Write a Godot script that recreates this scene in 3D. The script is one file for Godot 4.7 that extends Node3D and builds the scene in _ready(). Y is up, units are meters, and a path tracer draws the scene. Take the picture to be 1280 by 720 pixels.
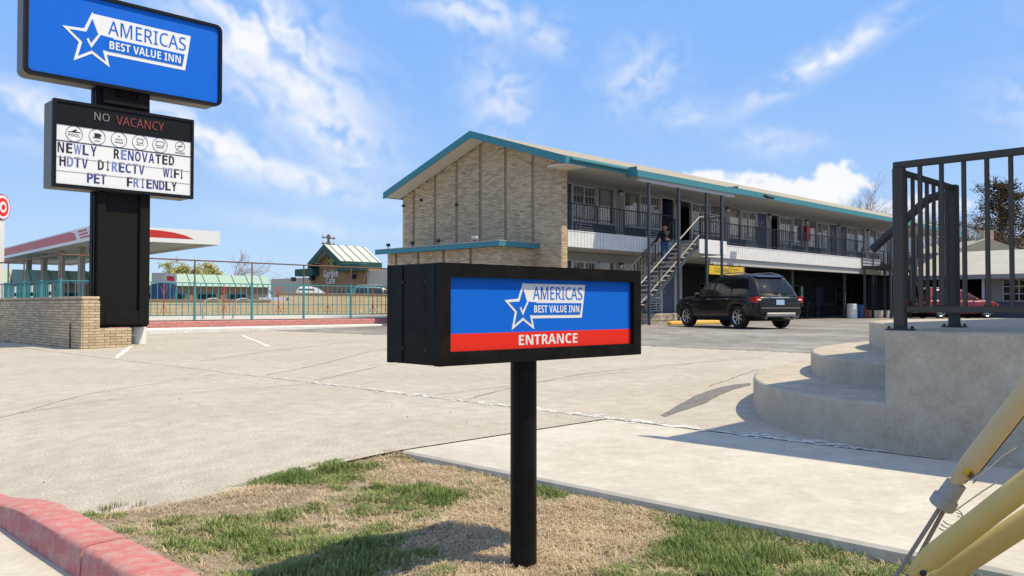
extends Node3D
# Motel forecourt seen from the street kerb. World axes follow the street grid: -z north, +x east; the sidewalk is at y = 0.

var M := {}
var counts := {}
var boxes := {}
var rng := RandomNumberGenerator.new()
var relief := FastNoiseLite.new()


class MB:
	var v := PackedVector3Array()
	var n := PackedVector3Array()
	var c := PackedColorArray()
	var col := Color.WHITE
	var tinted := false

	func put(p: Vector3, m: Vector3) -> void:
		v.append(p)
		n.append(m)
		if tinted:
			c.append(col)

	func stri(a: Vector3, b: Vector3, d: Vector3, na: Vector3, nb: Vector3, nd: Vector3) -> void:
		if (b - a).cross(d - a).dot(na + nb + nd) > 0.0:
			put(a, na); put(d, nd); put(b, nb)
		else:
			put(a, na); put(b, nb); put(d, nd)

	func tri(a: Vector3, b: Vector3, d: Vector3, hint: Vector3) -> void:
		var m := (b - a).cross(d - a)
		if m.length_squared() < 1e-16:
			return
		m = m.normalized()
		if m.dot(hint) < 0.0:
			m = -m
		stri(a, b, d, m, m, m)

	func quad(a: Vector3, b: Vector3, d: Vector3, e: Vector3, hint: Vector3) -> void:
		tri(a, b, d, hint)
		tri(a, d, e, hint)

	func box(at: Vector3, s: Vector3, bs := Basis.IDENTITY) -> void:
		var h := s * 0.5
		for ax in 3:
			for sg in [-1.0, 1.0]:
				var m := Vector3.ZERO
				m[ax] = sg
				var p := Vector3.ZERO
				var q := Vector3.ZERO
				p[(ax + 1) % 3] = h[(ax + 1) % 3]
				q[(ax + 2) % 3] = h[(ax + 2) % 3]
				var o := m * h[ax]
				quad(at + bs * (o - p - q), at + bs * (o + p - q), at + bs * (o + p + q), at + bs * (o - p + q), bs * m)

	func chamfered(at: Vector3, s: Vector3, r: float, bs := Basis.IDENTITY) -> void:
		var h := s * 0.5
		var k := h - Vector3(r, r, r)
		for ax in 3:
			var b := (ax + 1) % 3
			var d := (ax + 2) % 3
			for sg in [-1.0, 1.0]:
				var m := Vector3.ZERO
				m[ax] = sg
				var w := []
				for cn in [[-1, -1], [1, -1], [1, 1], [-1, 1]]:
					var p := Vector3.ZERO
					p[ax] = sg * h[ax]; p[b] = cn[0] * k[b]; p[d] = cn[1] * k[d]
					w.append(at + bs * p)
				quad(w[0], w[1], w[2], w[3], bs * m)
				for tg in [-1.0, 1.0]:
					var e := []
					for q in [[0, -1], [0, 1], [1, 1], [1, -1]]:
						var p := Vector3.ZERO
						p[ax] = sg * (h[ax] if q[0] == 0 else k[ax])
						p[b] = tg * (k[b] if q[0] == 0 else h[b])
						p[d] = q[1] * k[d]
						e.append(at + bs * p)
					var hint := Vector3.ZERO
					hint[ax] = sg; hint[b] = tg
					quad(e[0], e[1], e[2], e[3], bs * hint)
		for sx in [-1.0, 1.0]:
			for sy in [-1.0, 1.0]:
				for sz in [-1.0, 1.0]:
					var s3 := Vector3(sx, sy, sz)
					tri(at + bs * (s3 * Vector3(h.x, k.y, k.z)), at + bs * (s3 * Vector3(k.x, h.y, k.z)), at + bs * (s3 * Vector3(k.x, k.y, h.z)), bs * s3)

	func tube(pts: Array, rad, sides := 8, caps := true) -> void:
		var rings := []
		var nrm := []
		var up := Vector3.UP
		for i in pts.size():
			var t: Vector3 = (pts[mini(i + 1, pts.size() - 1)] - pts[maxi(i - 1, 0)])
			t = t.normalized()
			if i == 0 and absf(t.dot(up)) > 0.95:
				up = Vector3.RIGHT
			var side := t.cross(up).normalized()
			up = side.cross(t).normalized()
			var r: float = rad[i] if rad is Array else rad
			var ring := []
			var rn := []
			for k in sides:
				var a := TAU * (k + 0.5) / sides
				var m := side * cos(a) + up * sin(a)
				ring.append(pts[i] + m * r)
				rn.append(m)
			rings.append(ring)
			nrm.append(rn)
			if caps and (i == 0 or i == pts.size() - 1):
				for k in sides:
					tri(pts[i], ring[k], ring[(k + 1) % sides], t * (-1.0 if i == 0 else 1.0))
		for i in pts.size() - 1:
			for k in sides:
				var j := (k + 1) % sides
				stri(rings[i][k], rings[i][j], rings[i + 1][j], nrm[i][k], nrm[i][j], nrm[i + 1][j])
				stri(rings[i][k], rings[i + 1][j], rings[i + 1][k], nrm[i][k], nrm[i + 1][j], nrm[i + 1][k])

	func lathe(prof: Array, sides: int, at := Vector3.ZERO, bs := Basis.IDENTITY) -> void:
		for i in prof.size() - 1:
			var p: Vector2 = prof[i]
			var q: Vector2 = prof[i + 1]
			var e := q - p
			if e.length() < 1e-6:
				continue
			var out := Vector2(e.y, -e.x).normalized()
			for k in sides:
				var a := TAU * k / sides
				var b := TAU * (k + 1) / sides
				var da := Vector3(cos(a), 0, sin(a))
				var db := Vector3(cos(b), 0, sin(b))
				var p1 := at + bs * (da * p.x + Vector3(0, p.y, 0))
				var p2 := at + bs * (db * p.x + Vector3(0, p.y, 0))
				var q1 := at + bs * (da * q.x + Vector3(0, q.y, 0))
				var q2 := at + bs * (db * q.x + Vector3(0, q.y, 0))
				var na := bs * (da * out.x + Vector3(0, out.y, 0))
				var nb := bs * (db * out.x + Vector3(0, out.y, 0))
				if p.x > 1e-6:
					stri(p1, p2, q2, na, nb, nb)
				if q.x > 1e-6:
					stri(p1, q2, q1, na, nb, na)

	# flat outline in x, y, pushed back from z = 0 to z = -depth
	func prism(poly: PackedVector2Array, depth: float, at := Vector3.ZERO, bs := Basis.IDENTITY) -> void:
		var ix := Geometry2D.triangulate_polygon(poly)
		for i in range(0, ix.size(), 3):
			var w := []
			for k in 3:
				w.append(Vector3(poly[ix[i + k]].x, poly[ix[i + k]].y, 0))
			tri(at + bs * w[0], at + bs * w[1], at + bs * w[2], bs * Vector3.BACK)
			if depth > 0.0:
				var o := Vector3(0, 0, -depth)
				tri(at + bs * (w[0] + o), at + bs * (w[1] + o), at + bs * (w[2] + o), bs * Vector3.FORWARD)
		if depth <= 0.0:
			return
		var turn := -1.0 if Geometry2D.is_polygon_clockwise(poly) else 1.0
		for i in poly.size():
			var p := poly[i]
			var q := poly[(i + 1) % poly.size()]
			var out := Vector3(q.y - p.y, p.x - q.x, 0) * turn
			quad(at + bs * Vector3(p.x, p.y, 0), at + bs * Vector3(q.x, q.y, 0), at + bs * Vector3(q.x, q.y, -depth), at + bs * Vector3(p.x, p.y, -depth), bs * out)

	func mesh() -> ArrayMesh:
		var a := []
		a.resize(Mesh.ARRAY_MAX)
		a[Mesh.ARRAY_VERTEX] = v
		a[Mesh.ARRAY_NORMAL] = n
		if tinted:
			a[Mesh.ARRAY_COLOR] = c
		var m := ArrayMesh.new()
		m.add_surface_from_arrays(Mesh.PRIMITIVE_TRIANGLES, a)
		return m


# ---------- naming and placing ----------
func numbered(parent: Node, called: String) -> String:
	var key := str(parent.get_instance_id()) + called
	var k: int = counts.get(key, 0)
	counts[key] = k + 1
	return called if k == 0 else "%s_%03d" % [called, k]


func part(parent: Node, called: String, mesh: Mesh, m: Material, at := Vector3.ZERO, bs := Basis.IDENTITY) -> MeshInstance3D:
	var o := MeshInstance3D.new()
	o.name = numbered(parent, called)
	o.mesh = mesh
	o.material_override = m
	o.transform = Transform3D(bs, at)
	parent.add_child(o, true)
	return o


func box(parent: Node, called: String, s: Vector3, at: Vector3, m: Material, bs := Basis.IDENTITY, bevel := 0.0) -> MeshInstance3D:
	var key := "%.4f %.4f %.4f %.4f" % [s.x, s.y, s.z, bevel]
	if not boxes.has(key):
		var b := MB.new()
		if bevel > 0.0:
			b.chamfered(Vector3.ZERO, s, bevel)
		else:
			b.box(Vector3.ZERO, s)
		boxes[key] = b.mesh()
	return part(parent, called, boxes[key], m, at, bs)


# box given by its low and high corners
func span(parent: Node, called: String, lo: Vector3, hi: Vector3, m: Material, bevel := 0.0) -> MeshInstance3D:
	return box(parent, called, (hi - lo).abs(), (lo + hi) * 0.5, m, Basis.IDENTITY, bevel)


func rod(parent: Node, called: String, pts: Array, r, m: Material, sides := 8) -> MeshInstance3D:
	var b := MB.new()
	b.tube(pts, r, sides)
	return part(parent, called, b.mesh(), m)


func tag(o: Node, label: String, category: String, group := "", kind := "") -> Node:
	o.set_meta("label", label)
	o.set_meta("category", category)
	if group:
		o.set_meta("group", group)
	if kind:
		o.set_meta("kind", kind)
	return o


func thing(called: String, label: String, category: String, at := Vector3.ZERO, yaw := 0.0, group := "") -> Node3D:
	var o := Node3D.new()
	o.name = numbered(self, called)
	o.position = at
	o.rotation_degrees.y = yaw
	add_child(o)
	tag(o, label, category, group)
	return o


func setting(called: String, mesh: Mesh, m: Material, at := Vector3.ZERO) -> MeshInstance3D:
	var o := part(self, called, mesh, m, at)
	o.set_meta("kind", "structure")
	return o


func lettering(parent: Node, called: String, words: String, high: float, wide: float, at: Vector3, m: Material, bold := true, bs := Basis.IDENTITY, thick := 0.004) -> MeshInstance3D:
	var f := SystemFont.new()
	f.font_names = PackedStringArray(["Droid Sans"])
	f.font_weight = 700 if bold else 400
	var t := TextMesh.new()
	t.text = words
	t.font = f
	t.font_size = 64
	t.pixel_size = 0.01
	t.depth = 0.01
	t.curve_step = 2.0
	var a := t.get_aabb()
	var sx: float = wide / maxf(a.size.x, 0.01)
	var sy: float = high / maxf(a.size.y, 0.01)
	var o := part(parent, called, t, m)
	var s := Basis.from_scale(Vector3(sx if wide > 0.0 else sy, sy, thick / 0.01))
	o.transform = Transform3D(bs * s, at - bs * (s * (a.position + a.size * 0.5)))
	return o


# ---------- materials ----------
func lin(r: float, g: float, b: float) -> Color:
	return Color(r, g, b).linear_to_srgb()


func mat(key: String, r: float, g: float, b: float, rough := 0.8, metal := 0.0) -> StandardMaterial3D:
	var m := StandardMaterial3D.new()
	m.resource_name = key
	m.albedo_color = lin(r, g, b)
	m.roughness = rough
	m.metallic = metal
	M[key] = m
	return m


# grey noise picture; layers are [frequency, weight, octaves]
func noise_image(sd: int, layers: Array, size := 512) -> PackedFloat32Array:
	var sum := PackedFloat32Array()
	sum.resize(size * size)
	for L in layers:
		var f := FastNoiseLite.new()
		f.seed = sd
		f.noise_type = FastNoiseLite.TYPE_SIMPLEX_SMOOTH
		f.frequency = L[0]
		f.fractal_octaves = L[2]
		sd += 7
		var d := f.get_seamless_image(size, size, false, false, 0.1, true).get_data()
		var w: float = L[1] / 255.0
		for i in sum.size():
			sum[i] += d[i] * w
	return sum


# picture whose colours run between two linear tints, with dark specks where the noise is low
func tint_tex(sd: int, layers: Array, lo: Color, hi: Color, gain := 1.6, size := 384) -> ImageTexture:
	var s := noise_image(sd, layers, size)
	var px := PackedByteArray()
	px.resize(size * size * 3)
	var a := lo.linear_to_srgb()
	var b := hi.linear_to_srgb()
	for i in s.size():
		var t := clampf((s[i] - 0.5) * gain + 0.5, 0.0, 1.0)
		px[i * 3] = int(255.0 * lerpf(a.r, b.r, t))
		px[i * 3 + 1] = int(255.0 * lerpf(a.g, b.g, t))
		px[i * 3 + 2] = int(255.0 * lerpf(a.b, b.b, t))
	return ImageTexture.create_from_image(Image.create_from_data(size, size, false, Image.FORMAT_RGB8, px))


func textured(key: String, tex: Texture2D, metres: float, rough := 0.9, coarse: Texture2D = null, coarse_metres := 10.0, bump := 0.0) -> StandardMaterial3D:
	var m := mat(key, 1, 1, 1, rough)
	m.albedo_texture = tex
	m.uv1_triplanar = true
	m.uv1_world_triplanar = true
	m.uv1_scale = Vector3.ONE / metres
	if coarse:
		m.detail_enabled = true
		m.detail_albedo = coarse
		m.detail_blend_mode = BaseMaterial3D.BLEND_MODE_MUL
		m.detail_uv_layer = BaseMaterial3D.DETAIL_UV_2
		m.uv2_triplanar = true
		m.uv2_world_triplanar = true
		m.uv2_scale = Vector3.ONE / coarse_metres
	if bump > 0.0:
		m.heightmap_enabled = true
		m.heightmap_texture = tex
		m.heightmap_scale = bump
	return m


func make_materials() -> void:
	var fine := [[0.06, 0.55, 3], [0.012, 0.45, 4]]
	var blotch := tint_tex(11, [[0.01, 0.5, 5], [0.07, 0.5, 3]], Color(0.82, 0.81, 0.79), Color(1, 1, 1), 1.7)
	var faint := tint_tex(37, [[0.02, 0.6, 5], [0.1, 0.4, 2]], Color(0.9, 0.9, 0.9), Color(1, 1, 1), 1.6)
	var stain := tint_tex(31, [[0.006, 0.6, 5], [0.03, 0.4, 3]], Color(0.6, 0.58, 0.55), Color(1, 1, 1), 2.6)
	textured("walk", tint_tex(1, fine, Color(0.525, 0.485, 0.42), Color(0.635, 0.6, 0.53)), 1.7, 0.9, blotch, 7.3, 0.12)
	textured("drive", tint_tex(2, [[0.2, 0.75, 2], [0.02, 0.25, 4]], Color(0.385, 0.345, 0.29), Color(0.61, 0.56, 0.485), 1.9), 1.9, 0.92, blotch, 9.1, 0.2)
	textured("asphalt", tint_tex(3, [[0.2, 0.6, 2], [0.02, 0.4, 4]], Color(0.22, 0.205, 0.188), Color(0.385, 0.37, 0.35)), 1.5, 0.92, stain, 11.0, 0.3)
	textured("street", tint_tex(4, [[0.2, 0.6, 2], [0.02, 0.4, 4]], Color(0.07, 0.07, 0.07), Color(0.14, 0.138, 0.133)), 1.5, 0.95, stain, 9.0, 0.3)
	textured("plaster", tint_tex(5, [[0.09, 0.4, 3], [0.01, 0.6, 5]], Color(0.42, 0.37, 0.295), Color(0.56, 0.505, 0.415)), 1.3, 0.95, blotch, 3.1, 0.35)
	textured("soil", tint_tex(6, [[0.1, 0.5, 3], [0.015, 0.5, 4]], Color(0.2, 0.15, 0.1), Color(0.42, 0.34, 0.245)), 0.9, 1.0, blotch, 2.3, 0.8)
	textured("red_paint", tint_tex(7, [[0.05, 0.4, 4], [0.012, 0.6, 5]], Color(0.5, 0.33, 0.3), Color(0.56, 0.14, 0.135), 1.9), 0.55, 0.9, blotch, 1.9, 0.25)
	textured("white_paint", tint_tex(8, fine, Color(0.7, 0.69, 0.67), Color(0.88, 0.88, 0.86)), 1.1, 0.8, blotch, 3.7, 0.1)
	textured("shingle", tint_tex(9, [[0.25, 0.6, 1], [0.03, 0.4, 4]], Color(0.3, 0.26, 0.2), Color(0.5, 0.45, 0.36)), 1.1, 0.95, blotch, 5.0, 0.4)
	textured("pale_shingle", tint_tex(10, [[0.25, 0.5, 1], [0.03, 0.5, 4]], Color(0.4, 0.39, 0.36), Color(0.56, 0.55, 0.52)), 1.2, 0.95, blotch, 6.0, 0.3)
	textured("far_ground", tint_tex(12, fine, Color(0.24, 0.22, 0.18), Color(0.36, 0.34, 0.3)), 3.0, 0.95, blotch, 17.0)
	textured("mortar", tint_tex(13, fine, Color(0.3, 0.235, 0.165), Color(0.4, 0.325, 0.235)), 0.7)
	textured("granule_black", tint_tex(14, [[0.35, 0.75, 1], [0.02, 0.25, 4]], Color(0.002, 0.002, 0.0022), Color(0.024, 0.024, 0.025), 2.6), 0.5, 0.85, null, 1.0, 0.3)
	textured("yellow_guard", tint_tex(15, [[0.1, 0.5, 3], [0.02, 0.5, 4]], Color(0.64, 0.455, 0.13), Color(0.72, 0.53, 0.18), 1.0), 0.6, 0.5)
	textured("worn_guard", tint_tex(16, [[0.1, 0.5, 3], [0.02, 0.5, 4]], Color(0.6, 0.46, 0.23), Color(0.68, 0.54, 0.3), 1.0), 0.6, 0.6)
	textured("black_steel", tint_tex(17, [[0.12, 0.5, 3], [0.01, 0.5, 4]], Color(0.003, 0.003, 0.003), Color(0.013, 0.0125, 0.012), 2.0), 0.5, 0.45)
	textured("tan_block", tint_tex(18, fine, Color(0.52, 0.42, 0.26), Color(0.64, 0.54, 0.36)), 1.0, 0.95, blotch, 4.0)
	textured("stone", tint_tex(19, fine, Color(0.36, 0.31, 0.24), Color(0.55, 0.48, 0.38)), 0.7, 0.95, stain, 2.0, 0.4)
	textured("bark", tint_tex(20, fine, Color(0.13, 0.1, 0.08), Color(0.24, 0.2, 0.17)), 0.5, 0.95)
	textured("white_wash", tint_tex(21, fine, Color(0.72, 0.72, 0.72), Color(0.8, 0.8, 0.8)), 2.0, 0.7, faint, 3.0)
	textured("teal_paint", tint_tex(22, fine, Color(0.03, 0.19, 0.235), Color(0.055, 0.25, 0.3)), 0.9, 0.6)
	textured("patch_tar", tint_tex(23, fine, Color(0.13, 0.12, 0.115), Color(0.22, 0.21, 0.2)), 0.8, 0.95)
	textured("crack_dirt", tint_tex(24, fine, Color(0.1, 0.085, 0.065), Color(0.2, 0.17, 0.13)), 0.4, 1.0)
	for k in 4:
		var d: float = [0.85, 1.0, 1.12, 0.94][k]
		textured("brick%d" % k, tint_tex(40 + k, fine, Color(0.47 * d, 0.36 * d, 0.235 * d), Color(0.6 * d, 0.47 * d, 0.31 * d)), 0.45, 0.9, null, 1.0, 0.2)
	var bm := mat("brick_many", 1, 1, 1, 0.9)
	bm.vertex_color_use_as_albedo = true
	mat("rail_steel", 0.062, 0.06, 0.056, 0.6)
	mat("post_blue", 0.045, 0.06, 0.08, 0.5)
	mat("iron", 0.025, 0.027, 0.032, 0.5)
	mat("blue_face", 0.004, 0.135, 0.66, 0.55)
	mat("red_face", 0.78, 0.03, 0.018, 0.55)
	mat("white_face", 0.8, 0.81, 0.83, 0.4)
	mat("dark_face", 0.006, 0.007, 0.01, 0.55)
	mat("ink", 0.012, 0.012, 0.03, 0.5)
	mat("ink_blue", 0.03, 0.04, 0.24, 0.5)
	mat("ink_faded", 0.16, 0.22, 0.5, 0.5)
	mat("neon_tube", 0.22, 0.21, 0.2, 0.3)
	mat("neon_red", 0.24, 0.05, 0.04, 0.3)
	mat("cabinet_grey", 0.21, 0.2, 0.18, 0.6)
	mat("trim_white", 0.48, 0.48, 0.48, 0.6)
	mat("soffit", 0.42, 0.41, 0.4, 0.8)
	mat("cream", 0.68, 0.63, 0.53, 0.8)
	mat("wall_grey", 0.29, 0.29, 0.29, 0.8)
	mat("panel_blue", 0.07, 0.09, 0.13, 0.7)
	mat("door_blue", 0.03, 0.05, 0.11, 0.5)
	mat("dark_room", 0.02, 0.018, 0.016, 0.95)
	mat("curtain", 0.3, 0.28, 0.25, 0.95)
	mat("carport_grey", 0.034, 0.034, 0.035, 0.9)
	mat("dull_trim", 0.16, 0.16, 0.16, 0.8)
	mat("yellow_sign", 0.62, 0.42, 0.02, 0.5)
	mat("yellow_stop", 0.72, 0.42, 0.08, 0.7)
	mat("red_box", 0.4, 0.02, 0.02, 0.4)
	mat("rubber", 0.012, 0.012, 0.012, 0.85)
	mat("alloy", 0.5, 0.5, 0.51, 0.3, 0.9)
	mat("chrome", 0.6, 0.6, 0.62, 0.15, 1.0)
	mat("silver_plastic", 0.28, 0.28, 0.27, 0.45, 0.4)
	mat("tail_red", 0.45, 0.01, 0.012, 0.15)
	mat("lamp_clear", 0.7, 0.66, 0.6, 0.2)
	mat("plate", 0.4, 0.55, 0.7, 0.4)
	mat("car_dark", 0.01, 0.01, 0.011, 0.6)
	mat("galvanised", 0.38, 0.37, 0.35, 0.6, 0.3)
	mat("cable", 0.3, 0.27, 0.24, 0.6, 0.2)
	mat("rust_pipe", 0.16, 0.09, 0.065, 0.8)
	mat("fence_teal", 0.05, 0.25, 0.29, 0.6)
	mat("fence_red", 0.3, 0.09, 0.09, 0.7)
	mat("canopy_white", 0.78, 0.78, 0.77, 0.5)
	mat("canopy_red", 0.55, 0.03, 0.025, 0.4)
	mat("canopy_soffit", 0.6, 0.59, 0.56, 0.7)
	mat("mint_roof", 0.26, 0.4, 0.34, 0.5)
	mat("mint_seam", 0.12, 0.2, 0.17, 0.6)
	mat("brown_band", 0.32, 0.2, 0.13, 0.9)
	mat("store_tan", 0.5, 0.4, 0.27, 0.9)
	mat("stucco_brown", 0.3, 0.18, 0.1, 0.9)
	mat("stucco_pale", 0.55, 0.5, 0.42, 0.9)
	mat("green_metal", 0.012, 0.075, 0.055, 0.5)
	mat("green_roof_pale", 0.62, 0.63, 0.55, 0.5)
	mat("emblem_yellow", 0.5, 0.42, 0.05, 0.6)
	mat("emblem_green", 0.02, 0.12, 0.05, 0.6)
	mat("wood_pole", 0.12, 0.09, 0.07, 0.95)
	mat("blue_plastic", 0.03, 0.09, 0.24, 0.5)
	mat("white_plastic", 0.7, 0.7, 0.7, 0.5)
	mat("red_plastic", 0.32, 0.04, 0.02, 0.5)
	mat("ice_blue", 0.03, 0.1, 0.24, 0.4)
	mat("wood_dark", 0.07, 0.045, 0.03, 0.8)
	mat("hair_brown", 0.07, 0.035, 0.02, 0.7)
	for c in [["paint_black", 0.006, 0.0065, 0.007], ["paint_red", 0.2, 0.007, 0.008], ["paint_white", 0.72, 0.72, 0.72], ["paint_teal", 0.05, 0.14, 0.16], ["paint_silver", 0.4, 0.42, 0.44]]:
		var p := mat(c[0], c[1], c[2], c[3], 0.35)
		p.clearcoat_enabled = true
		p.clearcoat = 0.6
		p.clearcoat_roughness = 0.03
	var g := mat("glass", 0.85, 0.9, 0.92, 0.02)
	g.transparency = BaseMaterial3D.TRANSPARENCY_ALPHA
	g.albedo_color.a = 0.06
	g.metallic_specular = 0.6
	var tg := mat("tinted_glass", 0.012, 0.014, 0.016, 0.03)
	tg.transparency = BaseMaterial3D.TRANSPARENCY_ALPHA
	tg.albedo_color.a = 0.72
	tg.metallic_specular = 0.6
	for c in ["black_steel", "granule_black", "dark_face", "blue_face", "red_face", "rail_steel", "paint_black"]:
		M[c].metallic_specular = 0.3
	for c in ["leaf_tint", "skin_tint", "twig_tint"]:
		var l := mat(c, 1, 1, 1, 0.8)
		l.vertex_color_use_as_albedo = true
	M.leaf_tint.backlight_enabled = true
	M.leaf_tint.backlight = Color(0.5, 0.5, 0.5)
	var gm := mat("grass_tint", 1, 1, 1, 0.7)
	gm.vertex_color_use_as_albedo = true
	gm.backlight_enabled = true
	gm.backlight = Color(0.5, 0.5, 0.5)


# ---------- sky ----------
func make_sky() -> Image:
	var w := 2304
	var h := 1152
	var half := h / 2
	var dens := PackedFloat32Array()
	dens.resize(w * half)
	var wisp := FastNoiseLite.new()
	wisp.seed = 5
	wisp.noise_type = FastNoiseLite.TYPE_SIMPLEX_SMOOTH
	wisp.frequency = 1.0
	wisp.fractal_octaves = 6
	wisp.fractal_gain = 0.46
	wisp.domain_warp_enabled = false
	var bend := FastNoiseLite.new()
	bend.seed = 9
	bend.frequency = 0.35
	bend.fractal_octaves = 3
	# azimuth, elevation, half length, half width (degrees), tilt (degrees, + rises to the east), strength, stretch, puffiness
	var clouds := [
		[28.6, 16.5, 7.5, 3.4, -42, 1.15, 2.4, 0.0], [32.6, 12.0, 5.0, 1.8, -42, 1.0, 2.6, 0.0], [32.4, 8.0, 5.0, 0.8, -12, 0.95, 3.0, 0.0],
		[14.5, 11.4, 5.0, 1.7, -8, 0.9, 2.2, 0.0], [25.4, 10.4, 6.0, 1.35, -24, 1.05, 2.6, 0.0], [33.0, 5.2, 7.0, 0.7, -6, 0.42, 3.2, 0.0],
		[19.0, 17.5, 5.0, 1.6, -30, 0.3, 2.6, 0.0], [42.6, 19.4, 4.2, 1.5, -10, 0.75, 1.8, 0.0], [47.4, 17.7, 2.2, 1.0, -20, 0.5, 1.8, 0.0], [44.2, 14.0, 2.2, 3.0, 20, 0.62, 1.5, 0.0], [53.6, 15.0, 2.7, 2.4, 40, 0.55, 1.5, 0.0],
		[65.4, 15.4, 5.6, 0.85, 27, 0.98, 2.2, 0.1], [57.0, 12.6, 1.8, 0.8, 15, 0.5, 1.6, 0.0], [62.6, 10.6, 2.6, 1.0, -5, 0.55, 1.6, 0.0],
		[61.5, 7.0, 5.6, 1.3, 0, 1.2, 1.2, 1.0], [66.0, 7.6, 1.9, 1.4, 0, 1.3, 1.0, 1.0], [58.0, 7.9, 3.4, 0.9, 4, 1.0, 1.2, 1.0], [70.5, 6.0, 3.0, 0.9, 0, 0.7, 1.2, 0.8],
	]
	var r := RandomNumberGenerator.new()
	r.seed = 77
	for k in 100:  # unseen clouds added over the rest of the sky to whiten the shadow light
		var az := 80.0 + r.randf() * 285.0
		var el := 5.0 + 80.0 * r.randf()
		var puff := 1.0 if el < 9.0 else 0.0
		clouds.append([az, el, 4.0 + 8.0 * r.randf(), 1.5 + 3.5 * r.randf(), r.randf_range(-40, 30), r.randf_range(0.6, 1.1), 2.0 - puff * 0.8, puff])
	for ci in clouds.size():
		var c: Array = clouds[ci]
		var reach: float = maxf(c[2], c[3]) * 1.9
		var ca := cos(deg_to_rad(c[4]))
		var sa := sin(deg_to_rad(c[4]))
		var kel := maxf(cos(deg_to_rad(c[1])), 0.25)
		var y0 := clampi(int((90.0 - c[1] - reach) / 180.0 * h), 0, half - 1)
		var y1 := clampi(int((90.0 - c[1] + reach) / 180.0 * h), 0, half - 1)
		var nx := int(reach / kel / 360.0 * w)
		var xc := int(c[0] / 360.0 * w)
		for y in range(y0, y1):
			var el := 90.0 - (y + 0.5) * 180.0 / h
			for dx in range(-nx, nx + 1):
				var az := dx * 360.0 / w * kel
				var e: float = el - c[1]
				var p := az * ca + e * sa
				var q := -az * sa + e * ca
				var d: float = (p / c[2]) ** 2 + (q / c[3]) ** 2
				if d > 3.2:
					continue
				var wx := p + bend.get_noise_2d(p + ci * 13.0, q) * 2.2
				var wq := q + bend.get_noise_2d(p, q + ci * 29.0) * 1.2
				var f := wisp.get_noise_2d(wx / c[6] * 0.42 + ci * 31.0, wq * 0.55 + ci * 17.0)
				var v := 0.0
				if c[7] > 0.5:
					v = smoothstep(0.0, 0.42, (1.0 - d) * 0.75 + f * 0.95 + 0.12)
					if e < 0.0:
						v *= smoothstep(-c[3] * 1.25, -c[3] * 0.2, e) * 0.6 + 0.4 * exp(-d)
				else:
					v = exp(-d * 1.15) * smoothstep(-0.6, 0.55, f)
				var i := y * w + posmod(xc + dx, w)
				dens[i] = 1.0 - (1.0 - dens[i]) * (1.0 - clampf(v * c[5], 0.0, 0.97))
	var px := PackedFloat32Array()
	px.resize(w * h * 3)
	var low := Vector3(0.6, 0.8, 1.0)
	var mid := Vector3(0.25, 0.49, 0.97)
	var high := Vector3(0.26, 0.39, 0.66)  # unseen overhead sky, greyed on purpose to take blue out of the shadows
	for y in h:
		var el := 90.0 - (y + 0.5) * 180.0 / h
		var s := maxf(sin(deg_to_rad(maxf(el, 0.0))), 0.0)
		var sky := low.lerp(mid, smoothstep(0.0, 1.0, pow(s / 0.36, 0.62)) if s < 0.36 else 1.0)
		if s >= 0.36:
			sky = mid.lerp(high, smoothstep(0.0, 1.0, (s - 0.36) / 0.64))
		if el < 0.0:
			sky = Vector3(0.3, 0.28, 0.25)
		for x in w:
			var o := sky
			if y < half:
				var d := dens[y * w + x]
				if d > 0.002:
					o = sky.lerp(Vector3(0.96, 0.97, 1.0), d)
			var i := (y * w + x) * 3
			px[i] = o.x
			px[i + 1] = o.y
			px[i + 2] = o.z
	return Image.create_from_data(w, h, false, Image.FORMAT_RGBF, px.to_byte_array())


# ---------- ground ----------
func gh(x: float) -> float:
	return 0.0 if x < 6.2 else 0.3 * minf((x - 6.2) / 15.8, 1.0)


# height of the driveway apron, which dips to the gutter
func ah(x: float) -> float:
	return -0.155 * (1.0 - smoothstep(1.35, 3.9, x)) if x < 6.2 else gh(x)


func sheet(x0: float, x1: float, z0: float, z1: float, nx: int, nz: int, f: Callable) -> ArrayMesh:
	var b := MB.new()
	for i in nx:
		for k in nz:
			var xa := lerpf(x0, x1, float(i) / nx)
			var xb := lerpf(x0, x1, float(i + 1) / nx)
			var za := lerpf(z0, z1, float(k) / nz)
			var zb := lerpf(z0, z1, float(k + 1) / nz)
			b.quad(Vector3(xa, f.call(xa, za), za), Vector3(xb, f.call(xb, za), za), Vector3(xb, f.call(xb, zb), zb), Vector3(xa, f.call(xa, zb), zb), Vector3.UP)
	return b.mesh()


# a wandering strip on the ground, width varying
func strip(pts: Array, wide: float, lift: float, jitter: float, f: Callable) -> ArrayMesh:
	var b := MB.new()
	var line := []
	for i in pts.size() - 1:
		var p: Vector2 = pts[i]
		var q: Vector2 = pts[i + 1]
		var n := maxi(2, int(p.distance_to(q) / 0.12))
		for k in n:
			line.append(p.lerp(q, float(k) / n))
	line.append(pts[-1])
	var prev := []
	for i in line.size():
		var p: Vector2 = line[i]
		var t: Vector2 = (line[mini(i + 1, line.size() - 1)] - line[maxi(i - 1, 0)]).normalized()
		var s := Vector2(-t.y, t.x)
		p += s * rng.randf_range(-jitter, jitter)
		var w := wide * rng.randf_range(0.35, 1.2)
		var l := p + s * w * 0.5
		var r := p - s * w * 0.5
		var now := [Vector3(l.x, f.call(l.x, l.y) + lift, l.y), Vector3(r.x, f.call(r.x, r.y) + lift, r.y)]
		if i > 0:
			b.quad(prev[0], prev[1], now[1], now[0], Vector3.UP)
		prev = now
	return b.mesh()


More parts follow.
